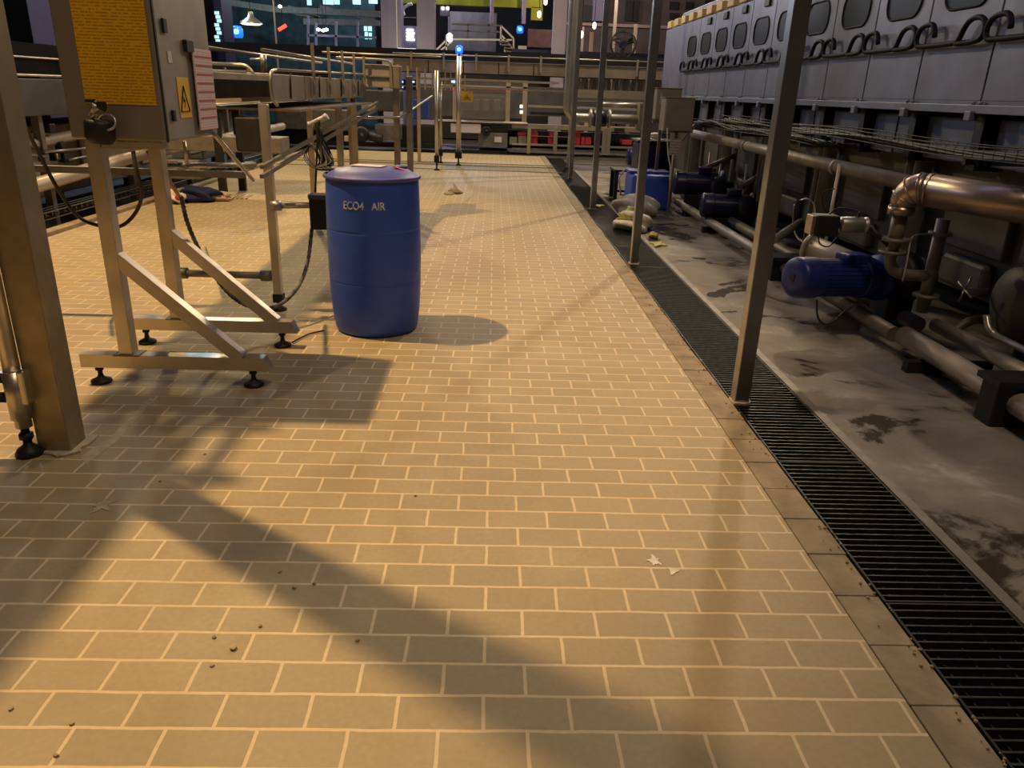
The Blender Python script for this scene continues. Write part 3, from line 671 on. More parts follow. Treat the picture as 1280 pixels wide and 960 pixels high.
b = B(); p = [G(100, 572), G(140, 545), G(188, 497), G(192, 499), G(146, 552), G(108, 580)]; b.prism([q+Vector((0, 0, .0005)) for q in p], (0, 0, .001)); obj('cement_streak', b, M['cement'], label='long pale cement streak on the tiles beside the thick column', cat='streak', origin=p[0])
# debris crumbs
def crumb(p, r, seed, m=None): 
    b = B(); vs = bmesh.ops.create_icosphere(b.bm, subdivisions=1, radius=r)['verts']; rnd = random.Random(seed)
    for v in vs: v.co = Vector((v.co.x*rnd.uniform(.7, 1.3), v.co.y*rnd.uniform(.7, 1.3), v.co.z*rnd.uniform(.5, .9)))
    bmesh.ops.translate(b.bm, vec=Vector(p)+Vector((0, 0, r*.45)), verts=b.bm.verts); return b
spots = [(292, 811), (256, 568), (265, 833), (325, 783), (350, 715), (368, 735), (447, 801), (519, 620), (200, 602), (268, 797), (70, 945), (393, 730), (14, 887), (90, 905)]
for i, p in enumerate(spots):
    q = G(*p); obj('mortar_crumb', crumb(q, .007 if i else .011, i), M['stone'], label='small mortar crumb scattered on the cream tiles', cat='crumb', group='mortar crumbs on the tiles', origin=q)
rnd = random.Random(3); cb = B()
for i in range(150):
    yy = 1.2+rnd.random()**1.5*7; xx = 1.27+rnd.gauss(0, .025); r = rnd.uniform(.002, .007)
    vs = bmesh.ops.create_icosphere(cb.bm, subdivisions=1, radius=r)['verts']; bmesh.ops.translate(cb.bm, vec=(min(xx, 1.292), yy, .004+r*.5), verts=vs)
obj('mortar_grit', cb, M['stone'], label='loose mortar grit strewn along the drain edge', cat='grit', kind='stuff')

# ================================================================== BLUE DRUM
dc = Vector((-.752, 4.87, 0)); R_ = .293
t = thing('plastic_drum', 'large blue plastic drum standing on the cream tiles', 'drum', dc)
b = B(); b.lathe([(0, 0), (.24, 0), (.262, .012), (.270, .04), (.283, .14), (.289, .24), (.2915, .325), (.2918, .338), (.2918, .343), (.2898, .346), (.2918, .349), (.292, .354), (.2925, .37), (.2945, .47), (.295, .52), (.2945, .57), (.2935, .652), (.2932, .664), (.2912, .667), (.2932, .670), (.293, .68), (.2925, .70), (.291, .82), (.288, .92), (.286, .962), (.287, .975), (0, .975)], dc, n=64); body = obj('drum_body', b, M['blue'], t)
b = B(); b.lathe([(.27, .966), (.292, .968), (.300, .974), (.301, .984), (.296, .992), (.283, .992), (.278, .984), (.268, .98)], dc, n=64); obj('rim', b, M['bluelid'], t)
b = B(); b.lathe([(.281, .984), (.262, 1.0), (.22, 1.022), (.12, 1.035), (0, 1.04)], dc, n=64); lid = obj('lid', b, M['bluelid'], t)
b = B(); b.lathe([(0, .0), (.038, 0), (.04, .012), (.034, .018), (0, .018)], dc+Vector((.17, .09, 1.022)), n=24); obj('bung', b, M['bluelid'], lid)
b = B(); b.obox(dc+Vector((-.02, .0, 1.041)), (.20, .12, .004), Matrix.Rotation(-.25, 3, 'Z')); obj('white_label', b, mat('lid_label', (.55, .52, .62), .6), lid, label='pale label strip')
b = B(); b.obox(dc+Vector((.175, -.03, 1.032)), (.085, .05, .004), Matrix.Rotation(.3, 3, 'Y')@Matrix.Rotation(-.1, 3, 'Z')); obj('red_label', b, M['red'], lid, label='faded red label')
ang0 = atan2(-dc.y, -dc.x)
def bend(v, a_off=0., z=.775, Rr=.2925):
    a = ang0+a_off+v.x*.8/Rr; return Vector((dc.x+(Rr+v.z)*cos(a), dc.y+(Rr+v.z)*sin(a), z+v.y))
text_mesh('faded_print', 'ECO4', .066, M['print'], body, None, .0008, lambda v: bend(v, -.42, .832), 'faded white stencilled print')
text_mesh('faded_print', 'AIR', .066, M['print'], body, None, .0008, lambda v: bend(v, .10, .832), 'faded white stencilled print')

# cable bundle with white handle leaning on the drum
P_ = lambda x, y, Y: PY(x, y, Y)
t = thing('cable_bundle', 'tangled black cable bundle with a white handle behind the drum rim', 'cable bundle', P_(410, 210, 5.0))
b = B()
for k in range(14):
    rnd = random.Random(40+k); j = lambda s: rnd.uniform(-s, s)
    b.tube(smooth_path([P_(396+j(2), 152+j(2), 5.0), P_(400+j(3), 168, 5.0+j(.03)), P_(404+j(5), 188+j(3), 5.0+j(.04)), P_(409+j(6), 203, 4.95+j(.04)), P_(406+j(10), 211, 4.9+j(.05)), P_(416+j(8), 212, 4.88+j(.03))], 5), .009, 6)
for k in range(5):
    rnd = random.Random(70+k); j = lambda s: rnd.uniform(-s, s)
    b.tube(smooth_path([P_(388+j(3), 180+j(3), 5.1), P_(383+j(3), 195+j(3), 5.1), P_(392+j(2), 208+j(2), 5.0), P_(400, 200+j(5), 5.0), P_(393, 186+j(4), 5.0), P_(388+j(3), 180+j(3), 5.1)], 4), .003, 5)
for k in range(4):
    rnd = random.Random(90+k); j = lambda s: rnd.uniform(-s, s)
    b.tube(smooth_path([P_(408, 180+j(3), 5.0), P_(414+j(2), 192+j(3), 5.0), P_(417+j(1), 204+j(2), 4.95), P_(409, 209, 4.9)], 4), .003, 5)
obj('cable', b, M['black'], t)
b = B(); b.cyl(P_(387, 156, 5.05), P_(408, 146, 5.0), .017, n=14); b.cyl(P_(386, 156.5, 5.05), P_(388, 155.5, 5.05), .021, n=14); b.cyl(P_(406, 147, 5.0), P_(409, 145, 5.0), .021, n=14); obj('white_handle', b, M['white'], t)
b = B(); b.tube([P_(396, 150, 5.02), P_(397, 175, 5.12), P_(394, 240, 5.25)], .007, 6); obj('support_rod', b, M['dark'], t)
a = P_(386, 243, 5.22); c = P_(402, 287, 5.22)
t = thing('control_box', 'dark blue-black control box just left of the drum', 'control box', (a.x, 5.22, c.z))
b = B(); b.box(a.x, a.x+.14, 5.20, 5.30, c.z, a.z, .008); obj('box_body', b, M['dark'], t)
b = B(); b.box(a.x-.004, a.x+.144, 5.195, 5.305, a.z-.03, a.z+.004, .006); obj('box_lid', b, mat('slate_plastic', (.06, .07, .10), .5), t)
# hoses
def corrugated(name, label, pts, r, m1):
    P = smooth_path(pts, 14); b = B(); rr = [r*(1.12 if (i//1) % 2 else .86) for i in range(len(P))]
    b.tube(P, rr, 8); return obj(name, b, m1, label=label, cat='hose', origin=pts[0])
M['hose2'] = mat('ribbed_hose', (.22, .20, .17), .5, .1, .85, 26, (.02, .018, .015))
corrugated('ribbed_hose', 'ribbed flexible hose looping from the cabinet leg to the control box', [P_(226, 245, 4.5), P_(236, 283, 4.55), P_(256, 325, 4.6), P_(285, 366, 4.65), P_(315, 384, 4.68), P_(345, 383, 4.75), P_(370, 362, 4.9), P_(384, 330, 5.1), P_(390, 285, 5.24)], .013, M['hose2'])
wire('black_cable', 'dark brown cable hanging left of the frame columns', [P_(28, 152, 4.6), P_(48, 190, 4.8), P_(70, 232, 4.9), P_(95, 268, 5.0), P_(120, 281, 5.0), P_(150, 283, 5.0), P_(170, 265, 5.0), P_(177, 240, 4.9), P_(170, 210, 4.8), P_(166, 187, 4.6)], .012, M['dark'], 'cable')
wire('black_cable', 'thin cable dropping from the cabinet to the floor heap', [P_(196, 180, 4.4), P_(208, 215, 5.5), P_(222, 240, 6.5), P_(230, 252, 7.2)], .008, M['dark'], 'cable')
wire('black_cable', 'second thin cable crossing below the cabinet', [P_(184, 190, 4.4), P_(205, 220, 5.2), P_(225, 248, 6.0)], .008, M['pink'], 'cable')
wire('black_cable', 'thin cable lying from the drum base to the rear adjustable foot', [G(405, 413, .01), G(385, 418, .01), G(365, 428, .01)], .005, M['dark'], 'cable')

# ================================================================== CABINET ON FRAME
t = thing('cabinet_stand', 'brushed steel stand with two footed beams, columns and diagonal braces', 'stand', (-1.7, 4.1, 0))
for Y in (3.76, 4.42):
    xl, xr = -2.11 if Y < 4 else -2.15, -1.14 if Y < 4 else -1.16
    ins = []
    b = B(); w2 = .035
    b.prism([(xl, Y-w2, .095), (xr, Y-w2, .095), (xr-.03, Y-w2, .165), (xl, Y-w2, .165)], (0, 2*w2, 0)); bm_ = obj('foot_beam', b, M['leg'], t)
    b = B(); b.box(-1.905, -1.835, Y-w2, Y+w2, .165, 1.22, .003); obj('column', b, M['leg'], t)
    b = B(); b.beam((-1.855, Y, .67), (-1.29, Y, .155), .064, .064, .003, Vector((0, 1, 0))); obj('diagonal_brace', b, M['leg'], t)
    b = B(); b.box(-1.93, -1.80, Y-w2-.012, Y+w2+.012, .163, .171); obj('weld_plate', b, M['pipe'], t)
    for fx in (xl+.075, xr-.10):
        b = B(); b.lathe([(0, 0), (.045, 0), (.052, .008), (.05, .016), (.03, .026), (.016, .034), (.012, .05), (.011, .10), (0, .10)], (fx, Y, 0), n=20)
        b.lathe([(.02, .07), (.022, .072), (.022, .084), (.02, .086)], (fx, Y, 0), n=6); obj('adjustable_foot', b, M['dark'], bm_)
b = B(); b.box(-1.90, -1.84, 3.76, 4.42, 1.15, 1.21); b.box(-1.90, -1.55, 3.74, 3.80, 1.19, 1.22); obj('top_rail', b, M['leg'], t)
b = B()
# cabinet
cx0, cx1, cy0, cy1, cz0, cz1 = -1.955, -1.515, 3.70, 4.40, 1.225, 1.93
t = thing('electrical_cabinet', 'grey steel electrical cabinet with a big yellow instruction label', 'cabinet', (-1.7, 4.05, cz0))
b = B(); b.box(cx0, cx1, cy0+.03, cy1, cz0, cz1, .012); cabb = obj('cabinet_body', b, M['steel_soft'], t)
M['cabdoor'] = mat('cabinet_door_steel', (.30, .26, .23), .5, .4, .25, 4)
b = B(); b.box(cx0+.008, cx1-.004, cy0, cy0+.026, cz0+.008, cz1, .006); door = obj('cabinet_door', b, M['cabdoor'], t)
b = B(); b.box(cx0+.10, cx1-.022, cy0-.003, cy0, cz0+.16, cz1-.02); obj('instruction_label', b, M['instruct'], door, label='yellow label of fine printed lines')
b = B(); b.box(cx1-.006, cx1+.002, cy0+.02, cy0+.034, cz0, cz1); obj('door_gap_seal', b, M['black'], t)
# side face (faces +X)
SX = cx1+.001
def sidebox(y0_, y1_, z0_, z1_, th, m, nm, lab=None, par=None):
    b = B(); b.box(SX, SX+th, y0_, y1_, z0_, z1_, min(th*.3, .002)); return obj(nm, b, m, par or t, label=lab)
sidebox(cy0+.09, cy0+.12, cz0+.09, cz0+.14, .012, M['black'], 'latch'); sidebox(cy0+.10, cy0+.14, cz0+.47, cz0+.53, .012, M['black'], 'latch')
sidebox(cy0+.33, cy0+.42, cz0+.40, cz0+.455, .02, M['black'], 'lock_handle')
sidebox(cy0+.13, cy0+.175, cz0+.345, cz0+.395, .002, M['white'], 'sticker')
ws = sidebox(cy0+.20, cy0+.345, cz0+.10, cz0+.285, .002, M['signyellow'], 'warning_label', 'yellow triangle warning label')
yc = cy0+.265; z_ = cz0+.13
b = B()
tri = [Vector((SX+.004, yc-.055, z_)), Vector((SX+.004, yc+.055, z_)), Vector((SX+.004, yc, z_+.115))]
b.tube(tri, .0035, 5, True)
b.prism([(SX+.002, yc-.004, z_+.07), (SX+.002, yc-.012, z_+.042), (SX+.002, yc+.002, z_+.045), (SX+.002, yc-.004, z_+.015), (SX+.002, yc+.014, z_+.055), (SX+.002, yc+.002, z_+.052)], (.002, 0, 0))
obj('warning_triangle', b, M['ink'], ws)
# hanging checklist sheet, slightly out of the side face
pt = thing('checklist_sheet', 'white and red printed checklist sheet hanging on the cabinet side', 'notice', (SX+.02, cy0+.5, cz0+.25))
b = B(); py0, py1, pz0, pz1 = cy0+.40, cy0+.655, cz0+.035, cz0+.42
b.box(SX+.012, SX+.020, py0, py1, pz0, pz1, .002); sh = obj('sheet', b, M['paperlines'], pt)
b = B()
for k in range(8):
    zz = pz1-.035-k*.0415; b.box(SX+.020, SX+.0215, py0+.015, py1-.01, zz-.005, zz+.004)
obj('red_header_band', b, M['pink'], sh)
# pole with black clamp cap in front of the cabinet
t = thing('round_clamp', 'black round clamp cap with a chrome lever on top of the front column', 'clamp', (-1.9, 3.66, 1.2))
cc = PY(125, 163, 3.62)
b = B(); b.lathe([(0, -.055), (.05, -.055), (.064, -.03), (.064, .03), (.055, .045), (0, .05)], cc, (0.1, 0, 1), 28); obj('cap', b, M['black'], t)
b = B(); b.cyl(PY(108, 157, 3.6), PY(119, 137, 3.58), .013, n=12); b.cyl(PY(116, 140, 3.58), PY(121, 130, 3.58), .02, n=12); obj('lever', b, M['steel'], t)
b = B(); b.obox(PY(127, 131, 3.58), (.03, .04, .03), None, .006); b.obox(PY(113, 126, 3.58), (.035, .03, .016), None, .004); b.cyl(PY(118, 128, 3.58), PY(132, 137, 3.58), .012, n=10); obj('knob', b, M['black'], t)
b = B(); b.ring(PY(134, 153, 3.6), (.1, -.9, .4), .035, .006, 20, 6); obj('pull_ring', b, M['steel'], t)
# slanting struts right of the cabinet
pipe('slanted_strut', 'thin steel strut slanting from the cabinet down to the rail corner', [PY(268, 168, 4.3), PY(316, 225, 4.9)], .012, M['leg'], cat='strut')
pipe('slanted_strut', 'short vertical rod under the cabinet side', [PY(230, 176, 4.4), PY(234, 205, 4.4)], .010, M['leg'], cat='strut')

# ================================================================== BIG LEFT POST + LEG
t = thing('square_column', 'thick olive-brown square column at the left edge, cement round its foot', 'column', (-1.83, 3.0, 0))
b = B(); b.box(-1.905, -1.77, 2.935, 3.065, 0, 8.0, .006); obj('shaft', b, M['bigpost'], t)
b = B(); pts = []; rnd = random.Random(5)
for k in range(24):
    a = 2*pi*k/24; r = .085*(1+rnd.uniform(.0, .35))/max(abs(cos(a)), abs(sin(a)))**.7; pts.append((-1.837+r*cos(a), 3.0+r*sin(a), .0005))
b.prism(pts, (0, 0, .01)); obj('cement_collar', b, M['cement'], t)
t = thing('conveyor_leg', 'round adjustable steel leg with clamp sleeve at the far left edge', 'leg', (-2.0, 2.98, 0))
lx, ly = G(38, 568).x, G(38, 568).y
b = B(); b.cyl((lx, ly, .13), (lx, ly, 1.4), .032, n=18); obj('tube', b, M['leg'], t)
b = B(); b.cyl((lx, ly, .17), (lx, ly, .38), .042, n=18); b.box(lx+.03, lx+.055, ly-.03, ly+.03, .24, .38, .004); obj('clamp_sleeve', b, M['leg'], t)
b = B(); b.cyl((lx-.8, ly, .345), (lx, ly, .345), .022, n=12); b.cyl((lx-.8, ly, .26), (lx, ly, .26), .022, n=12); obj('cross_tube', b, M['dark'], t)
b = B(); b.lathe([(0, 0), (.05, 0), (.056, .01), (.045, .03), (.018, .05), (.016, .13), (0, .13)], (lx, ly, 0), n=16); b.lathe([(.0, .075), (.028, .075), (.028, .1), (0, .1)], (lx, ly, 0), n=6); obj('adjustable_foot', b, M['dark'], t)
# unseen overhead run, added to throw the long soft shade on the tiles
t = thing('added_shade_duct', 'unseen steel overhead duct added to throw the long shade on the left tiles', 'duct', (-2.8, 3, 3.1))
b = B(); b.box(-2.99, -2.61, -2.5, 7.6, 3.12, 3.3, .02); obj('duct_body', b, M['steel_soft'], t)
b = B(); b.box(-2.45, -2.41, 3.38, 3.90, 3.0, 3.04); b.box(-2.54, -2.34, 3.87, 3.92, 3.0, 3.05); b.box(-2.63, -2.41, 3.6, 3.64, 3.04, 3.2); obj('shadow_bars', b, M['steel_soft'], t)  # bars added to cast the thin crossed shadow
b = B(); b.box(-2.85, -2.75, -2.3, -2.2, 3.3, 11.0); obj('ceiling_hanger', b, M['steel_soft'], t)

# ================================================================== LEFT CONVEYORS
def panel(t, p, q, z0, z1, th, m, nm='side_panel'):
    """upright plate from p to q (xy), z0..z1"""
    p = Vector((p[0], p[1], 0)); q = Vector((q[0], q[1], 0)); d = (q-p); L_ = d.length; d.normalize(); n_ = Vector((-d.y, d.x, 0))
    rot = Matrix((d, n_, Vector((0, 0, 1)))).transposed()
    b = B(); b.obox(((p+q)/2)+Vector((0, 0, (z0+z1)/2)), (L_, th, z1-z0), rot, .004); return obj(nm, b, m, t)
M['convplate'] = mat('conveyor_plate', (.44, .37, .29), .40, .45, .25, 4, bump=.03)
# conveyor along Y behind the drum
t = thing('bottle_conveyor', 'raised steel bottle conveyor running away behind the drum', 'conveyor', (-1.8, 7, 0))
cA, cB = (-1.47, 5.35), (-1.47, 9.0)
for k in range(4):
    ya_ = 5.35+k*.915; panel(t, (-1.47, ya_+.015), (-1.47, ya_+.90), 1.385, 1.555, .02, M['convplate'])
panel(t, (-2.0, 5.35), (-2.0, 9.0), 1.38, 1.56, .02, M['convplate'])
b = B(); b.box(-1.98, -1.49, 5.36, 9.0, 1.49, 1.51); obj('belt', b, M['dark'], t)
b = B(); b.tube(smooth_path([(-1.455, 5.42, 1.36), (-1.455, 5.33, 1.40), (-1.455, 5.30, 1.47), (-1.455, 5.33, 1.56), (-1.455, 5.45, 1.58)], 5), .011, 8)
b.tube([(-1.455, 5.45, 1.58), (-1.455, 9.0, 1.62)], .009, 8); obj('edge_rail', b, M['steel'], t)
for k in range(4):
    yy = 5.8+k*.95; b = B(); b.tube([(-1.455, yy, 1.40), (-1.455, yy+.02, 1.52), (-1.46, yy+.06, 1.565)], .006, 6); obj('rail_bracket', b, M['dark'], t)
b = B(); b.tube([(-1.55, 5.5, 1.70), (-1.55, 9.0, 1.72)], .012, 8); b.tube([(-1.9, 5.5, 1.70), (-1.9, 9.0, 1.72)], .012, 8)
obj('guide_rail', b, M['steel'], t)
b = B(); b.box(-2.0, -1.33, 5.5, 8.8, 1.32, 1.335); obj('drip_tray', b, M['convplate'], t)
for k in range(5):
    yy = 6.5+k*.62; b = B(); b.beam((-1.44, yy, 1.42), (-1.44, yy, 1.80), .022, .022); obj('guide_post', b, M['steel'], t)
for (lx_, ly_) in ((-1.49, 5.22), (-2.23, 5.25), (-1.52, 8.7), (-2.0, 8.7)):
    b = B(); b.box(lx_-.028, lx_+.028, ly_-.028, ly_+.028, .09, 1.37, .003); lg = obj('leg', b, M['leg'], t)
    b = B(); b.lathe([(0, 0), (.05, 0), (.05, .012), (.02, .03), (.016, .1), (0, .1)], (lx_, ly_, 0), n=14); b.box(lx_-.035, lx_+.035, ly_-.035, ly_+.035, .06, .12, .004); obj('adjustable_foot', b, M['dark'], lg)
b = B(); b.cyl((-2.23, 5.25, .24), (-1.49, 5.22, .245), .025, n=12); b.cyl((-1.60, 5.225, .244), (-1.53, 5.222, .245), .04, n=12); b.cyl((-2.19, 5.25, .24), (-2.12, 5.25, .24), .04, n=12)
obj('cross_tube', b, M['pipe'], t)
b = B(); b.cyl((-1.49, 5.2, .73), (-1.02, 5.25, .74), .02, n=12); b.cyl((-1.49, 5.2, .73), (-1.42, 5.21, .73), .034, n=12); obj('side_tube', b, M['steel'], t)
# drip pan and inclined twin tubes
b = B()
for dz, dy in ((0, 0), (-.07, .05)):
    b.beam(PY(327, 209+(-dz*170), 5.0), PY(472, 128-dz*110, 8.8+dy), .024, .024)
b.box(-3.2, -1.58, 4.95, 5.0, .93, .97); 
obj('inclined_rail', b, M['pipe'], t)
b = B(); b.cyl(PY(205, 207, 5.1), PY(320, 206, 5.0), .016, n=12)
for px in (229, 312): b.cyl(PY(px-5, 207, 5.05), PY(px+5, 207, 5.05), .026, n=12)
obj('bright_tube', b, M['steel'], t)
# transverse conveyor left
t = thing('cross_conveyor', 'steel conveyor section running left behind the grey cabinet', 'conveyor', (-3.9, 10.7, 0))
panel(t, (-4.68, 10.6), (-3.30, 10.6), 1.22, 1.60, .02, M['convplate']); panel(t, (-3.27, 10.6), (-3.08, 10.6), 1.22, 1.60, .03, M['dark'], 'end_plate')
panel(t, (-4.68, 11.4), (-3.1, 11.4), 1.25, 1.62, .02, M['convplate'])
b = B(); b.cyl((-4.68, 10.55, 1.14), (-3.05, 10.55, 1.25), .024, n=8); b.cyl((-4.68, 10.58, 1.72), (-3.4, 10.58, 1.70), .022, n=8); b.tube(smooth_path([(-3.4, 10.58, 1.70), (-3.2, 10.58, 1.69), (-3.12, 10.58, 1.6)], 4), .022, 8); b.cyl((-4.68, 10.58, 1.62), (-3.2, 10.58, 1.62), .014, n=8)
obj('guide_rail', b, M['steel'], t)
b = B(); b.box(-4.68, -3.1, 10.62, 11.38, 1.40, 1.43); obj('belt', b, M['dark'], t)
b = B(); b.box(-4.6, -2.9, 10.8, 11.3, .60, .80, .01); obj('drip_tray', b, M['pipe'], t)
for (px, py, tp) in ((280, 246, 1.25), (304, 238, 1.25)):
    q = G(px, py); b = B(); b.box(q.x-.05, q.x+.05, q.y-.04, q.y+.04, 0, tp, .004); obj('leg', b, M['dark'], t)
b = B(); q = PY(310, 170, 10.7); b.box(q.x-.16, q.x+.16, 10.65, 11.0, q.z-.2, q.z+.25, .03); obj('drive_motor', b, M['dark'], t)
b = B(); q = PY(233, 212, 10.9); b.box(q.x-.22, q.x+.22, 10.8, 11.1, q.z-.12, q.z+.14, .02); obj('small_cabinet', b, M['pipe'], t)
t = thing('guide_stand', 'short steel rail bracket standing up behind the cabinet conveyor', 'bracket', (-1.98, 6.0, 1.58))
b = B(); b.tube([PY(330, 90, 5.9), PY(329, 68, 5.9)], .022, 10); b.cyl(PY(313, 75, 5.9), PY(333, 74, 5.9), .012, n=8); obj('bracket_tube', b, M['steel'], t)
# long black-topped conveyor at far left, beyond the trench
t = thing('left_conveyor', 'long dark machine with a black guard band beyond the left trench', 'machine', (-5.2, 9, 0))
b = B(); b.box(-6.2, -4.72, 3.2, 18, 1.10, 1.46, .01); obj('side_plate', b, M['washer_low'], t)
b = B(); b.box(-6.2, -4.78, 3.2, 24, 1.50, 1.80); obj('guard_band', b, M['guard'], t)
b = B(); b.cyl((-4.74, 3.2, 1.49), (-4.74, 18, 1.49), .014, n=8); b.cyl((-4.75, 3.2, 1.66), (-4.75, 18, 1.66), .010, n=8); obj('edge_rail', b, M['steel'], t)
for k in range(9):
    yy = 5.2+k*1.3; b = B(); b.cyl((-4.70, yy, 1.36), (-4.70, yy, 1.72), .025, n=10); b.cyl((-4.70, yy, 1.66), (-4.78, yy, 1.66), .012, n=8); obj('guide_post', b, M['pipe'], t)
for k in range(7):
    yy = 4.6+k*2.0
    b = B(); b.box(-4.90, -4.82, yy-.04, yy+.04, -.1, 1.1); b.box(-5.9, -5.82, yy-.04, yy+.04, -.1, 1.1); obj('leg', b, M['pipe'], t)
b = B(); b.box(-6.1, -5.3, 4, 17, .15, .95, .02); obj('inner_housing', b, M['pipe'], t)
for k in range(6):
    yy = 5.1+k*1.7; b = B(); b.box(-5.29, -5.26, yy, yy+1.1, .30, .88, .006); obj('cover_plate', b, M['pipe_pale'], t)
pipe('trench_pipe', 'thick pale pipe running along the left trench', [PX(-90, 272, -4.62), PX(20, 239, -4.62), PX(178, 193, -4.62), (-4.62, 17.5, .62)], .075, M['pipe_pale'])
pa = PX(105, 170, -4.9); 
pipe('trench_pipe', 'upper pale pipe with an elbow beyond the left column', [(-4.9, 3.8, .95), PX(22, 178, -4.9)+Vector((0, -.2, .1)), PX(40, 180, -4.9), PX(106, 166, -4.9), (-4.9, 14, .93)], .06, M['pipe_pale'])
tt_ = thing('valve_cluster', 'small chrome valves and rods behind the left column', 'valve', PX(55, 210, -4.8))
b = B()
for (x0_, y0_, x1_, y1_) in ((18, 206, 50, 204), (55, 190, 110, 185), (38, 206, 40, 214), (70, 192, 72, 200), (20, 192, 58, 196), (85, 200, 110, 195)):
    b.cyl(PX(x0_, y0_, -4.8), PX(x1_, y1_, -4.8), .014, n=8)
obj('chrome_rod', b, M['steel'], tt_)
b = B()
for (px, py) in ((68, 195), (76, 183), (80, 197), (62, 160)): b.obox(PX(px, py, -4.85), (.08, .12, .10), None, .015)
obj('valve_head', b, M['black'], tt_)
# wire tray along the left trench
t = thing('cable_tray', 'wire mesh tray running low along the left trench', 'cable tray', (-4.75, 6, 0))
b = B()
for dx in (0, .08, .16): b.cyl((-4.62-dx, 5, .17), (-4.62-dx, 17, .17), .005, n=5)
for z_ in (.10, .17): b.cyl((-4.60, 5, z_), (-4.60, 17, z_), .006, n=5)
yy = 5.0
while yy < 17: b.tube([(-4.60, yy, .17), (-4.60, yy, .10), (-4.80, yy, .10)], .004, 4); yy += .12
obj('tray_wire', b, M['pipe'], t)
for yy in (6.2, 7.9, 9.6, 11.3): 
    b = B(); b.box(-4.72, -4.66, yy-.03, yy+.03, -.1, .55); obj('pipe_support', b, M['pipe_pale'], label='short upright bracket carrying the thick trench pipe, %s' % {6.2: 'nearest the left column', 7.9: 'second along the kerb', 9.6: 'third along the kerb', 11.3: 'farthest along the kerb'}[yy], cat='pipe support', group='brackets under the trench pipe', origin=(-4.69, yy, -.1))
# rubbish heap
h0 = G(245, 253)
b = blob((h0.x+.0, h0.y+.1, .09), (.24, .2, .11), 4, .25, 21); obj('cloth_heap', b, M['navy'], label='navy blue cloth heap on the tiles by the left kerb', cat='cloth', origin=(h0.x, h0.y, 0))
h1 = G(218, 254); b = blob((h1.x, h1.y, .07), (.16, .14, .09), 3, .4, 22); obj('plastic_bag', b, M['white'], label='small whitish plastic bag left of the navy cloth heap', cat='bag', origin=(h1.x, h1.y, 0))
h2 = G(276, 251); b = blob((h2.x-.05, h2.y, .05), (.17, .12, .07), 3, .3, 23); obj('cloth_heap', b, mat('pale_cloth', (.55, .40, .34), .9), label='pale rag beside the navy cloth heap', cat='cloth', origin=(h2.x, h2.y, 0))
h3 = G(224, 247, .12); b = blob(h3, (.05, .06, .04), 2, .2, 24); obj('red_scrap', b, M['red'], label='small red scrap on top of the whitish bag', cat='scrap', origin=h3)
h4 = G(300, 247); splat('checkered_rag', h4, .22, lined('checkered_print', (.55, .45, .36), (.04, .03, .03), .06, .5, 0), 'flat black and white checkered rag near the left kerb', 'cloth', 3, 3, .015)

# ================================================================== MID/FAR CONVEYORS
def footed_leg(name, label, px0, px1, Y, top_py, base_py, r, group):
    p = G(px0, base_py); q = PY(px1, top_py, p.y); t = thing(name, label, 'leg', p, group)
    b = B(); b.cyl((p.x, p.y, .16), (p.x, p.y, q.z), r, n=12); obj('tube', b, M['leg'], t)
    b = B(); b.lathe([(0, 0), (.06, 0), (.06, .015), (.02, .04), (.018, .17), (0, .17)], p, n=12); b.box(p.x-r*1.4, p.x+r*1.4, p.y-r*1.4, p.y+r*1.4, .15, .28); obj('adjustable_foot', b, M['dark'], t)
gl = 'footed conveyor legs at the far end'
footed_leg('conveyor_leg', 'thick footed steel leg below the blue beacon', 573, 573, 16.7, 70, 207, .05, gl)
footed_leg('conveyor_leg', 'slim footed leg left of the blue beacon leg, standing nearer', 546, 545, 15.5, 88, 213, .035, gl)
footed_leg('conveyor_leg', 'slim footed leg just behind the nearer slim one', 551, 551, 17, 95, 204, .03, gl)
# legs behind the drum
for px, s_ in ((426, 'leftmost of the four behind the drum rim'), (441, 'second from the left behind the drum rim'), (497, 'third from the left behind the drum rim'), (513, 'rightmost of the four behind the drum rim')):
    q = PY(px, 200, 9.2); b = B(); r = .034; zt = 1.45 if px < 490 else 1.62
    b.box(q.x-r, q.x+r, q.y-r, q.y+r, 0, zt, .006); obj('conveyor_leg', b, M['post'], label='square steel leg, '+s_, cat='leg', group='square legs behind the drum', origin=(q.x, q.y, 0))
t = thing('transfer_section', 'boxy steel transfer section above the four square legs', 'conveyor', (-1.3, 9.2, 1.4))
a = PY(455, 77, 9.0); c = PY(489, 110, 9.0)
b = B(); b.box(a.x, c.x, 9.05, 9.6, c.z, a.z-.02, .01); obj('front_plate', b, M['steel_soft'], t)
b = B(); b.tube(smooth_path([(a.x-.3, 9.0, a.z+.03), (a.x, 9.0, a.z+.03), (c.x-.05, 9.0, a.z+.02), (c.x, 9.0, a.z-.03), (c.x+.01, 9.0, c.z)], 4), .014, 8); b.cyl((a.x-.45, 9.0, a.z+.08), (c.x+.55, 9.0, a.z+.075), .009, n=8); b.box(a.x, c.x, 9.02, 9.05, (a.z+c.z)/2-.02, (a.z+c.z)/2-.005); obj('edge_rail', b, M['steel'], t)
b = B()
for k in range(11): b.beam((c.x+.05+k*.055, 9.2+k*.55, 1.48), (c.x+.05+k*.055, 9.2+k*.55, 1.74), .02, .02)
obj('guide_post', b, M['leg'], t)
b = B(); b.box(c.x-.02, c.x+.10, 9.0, 9.2, 1.48, 1.72, .01); obj('drive_box', b, M['pipe'], t)
b = B(); b.cyl(PY(441, 147, 9.1), PY(500, 147, 9.15), .015, n=8); b.cyl(PY(500, 147, 9.15), PY(540, 120, 12), .013, n=8); obj('brace_rod', b, M['steel'], t)
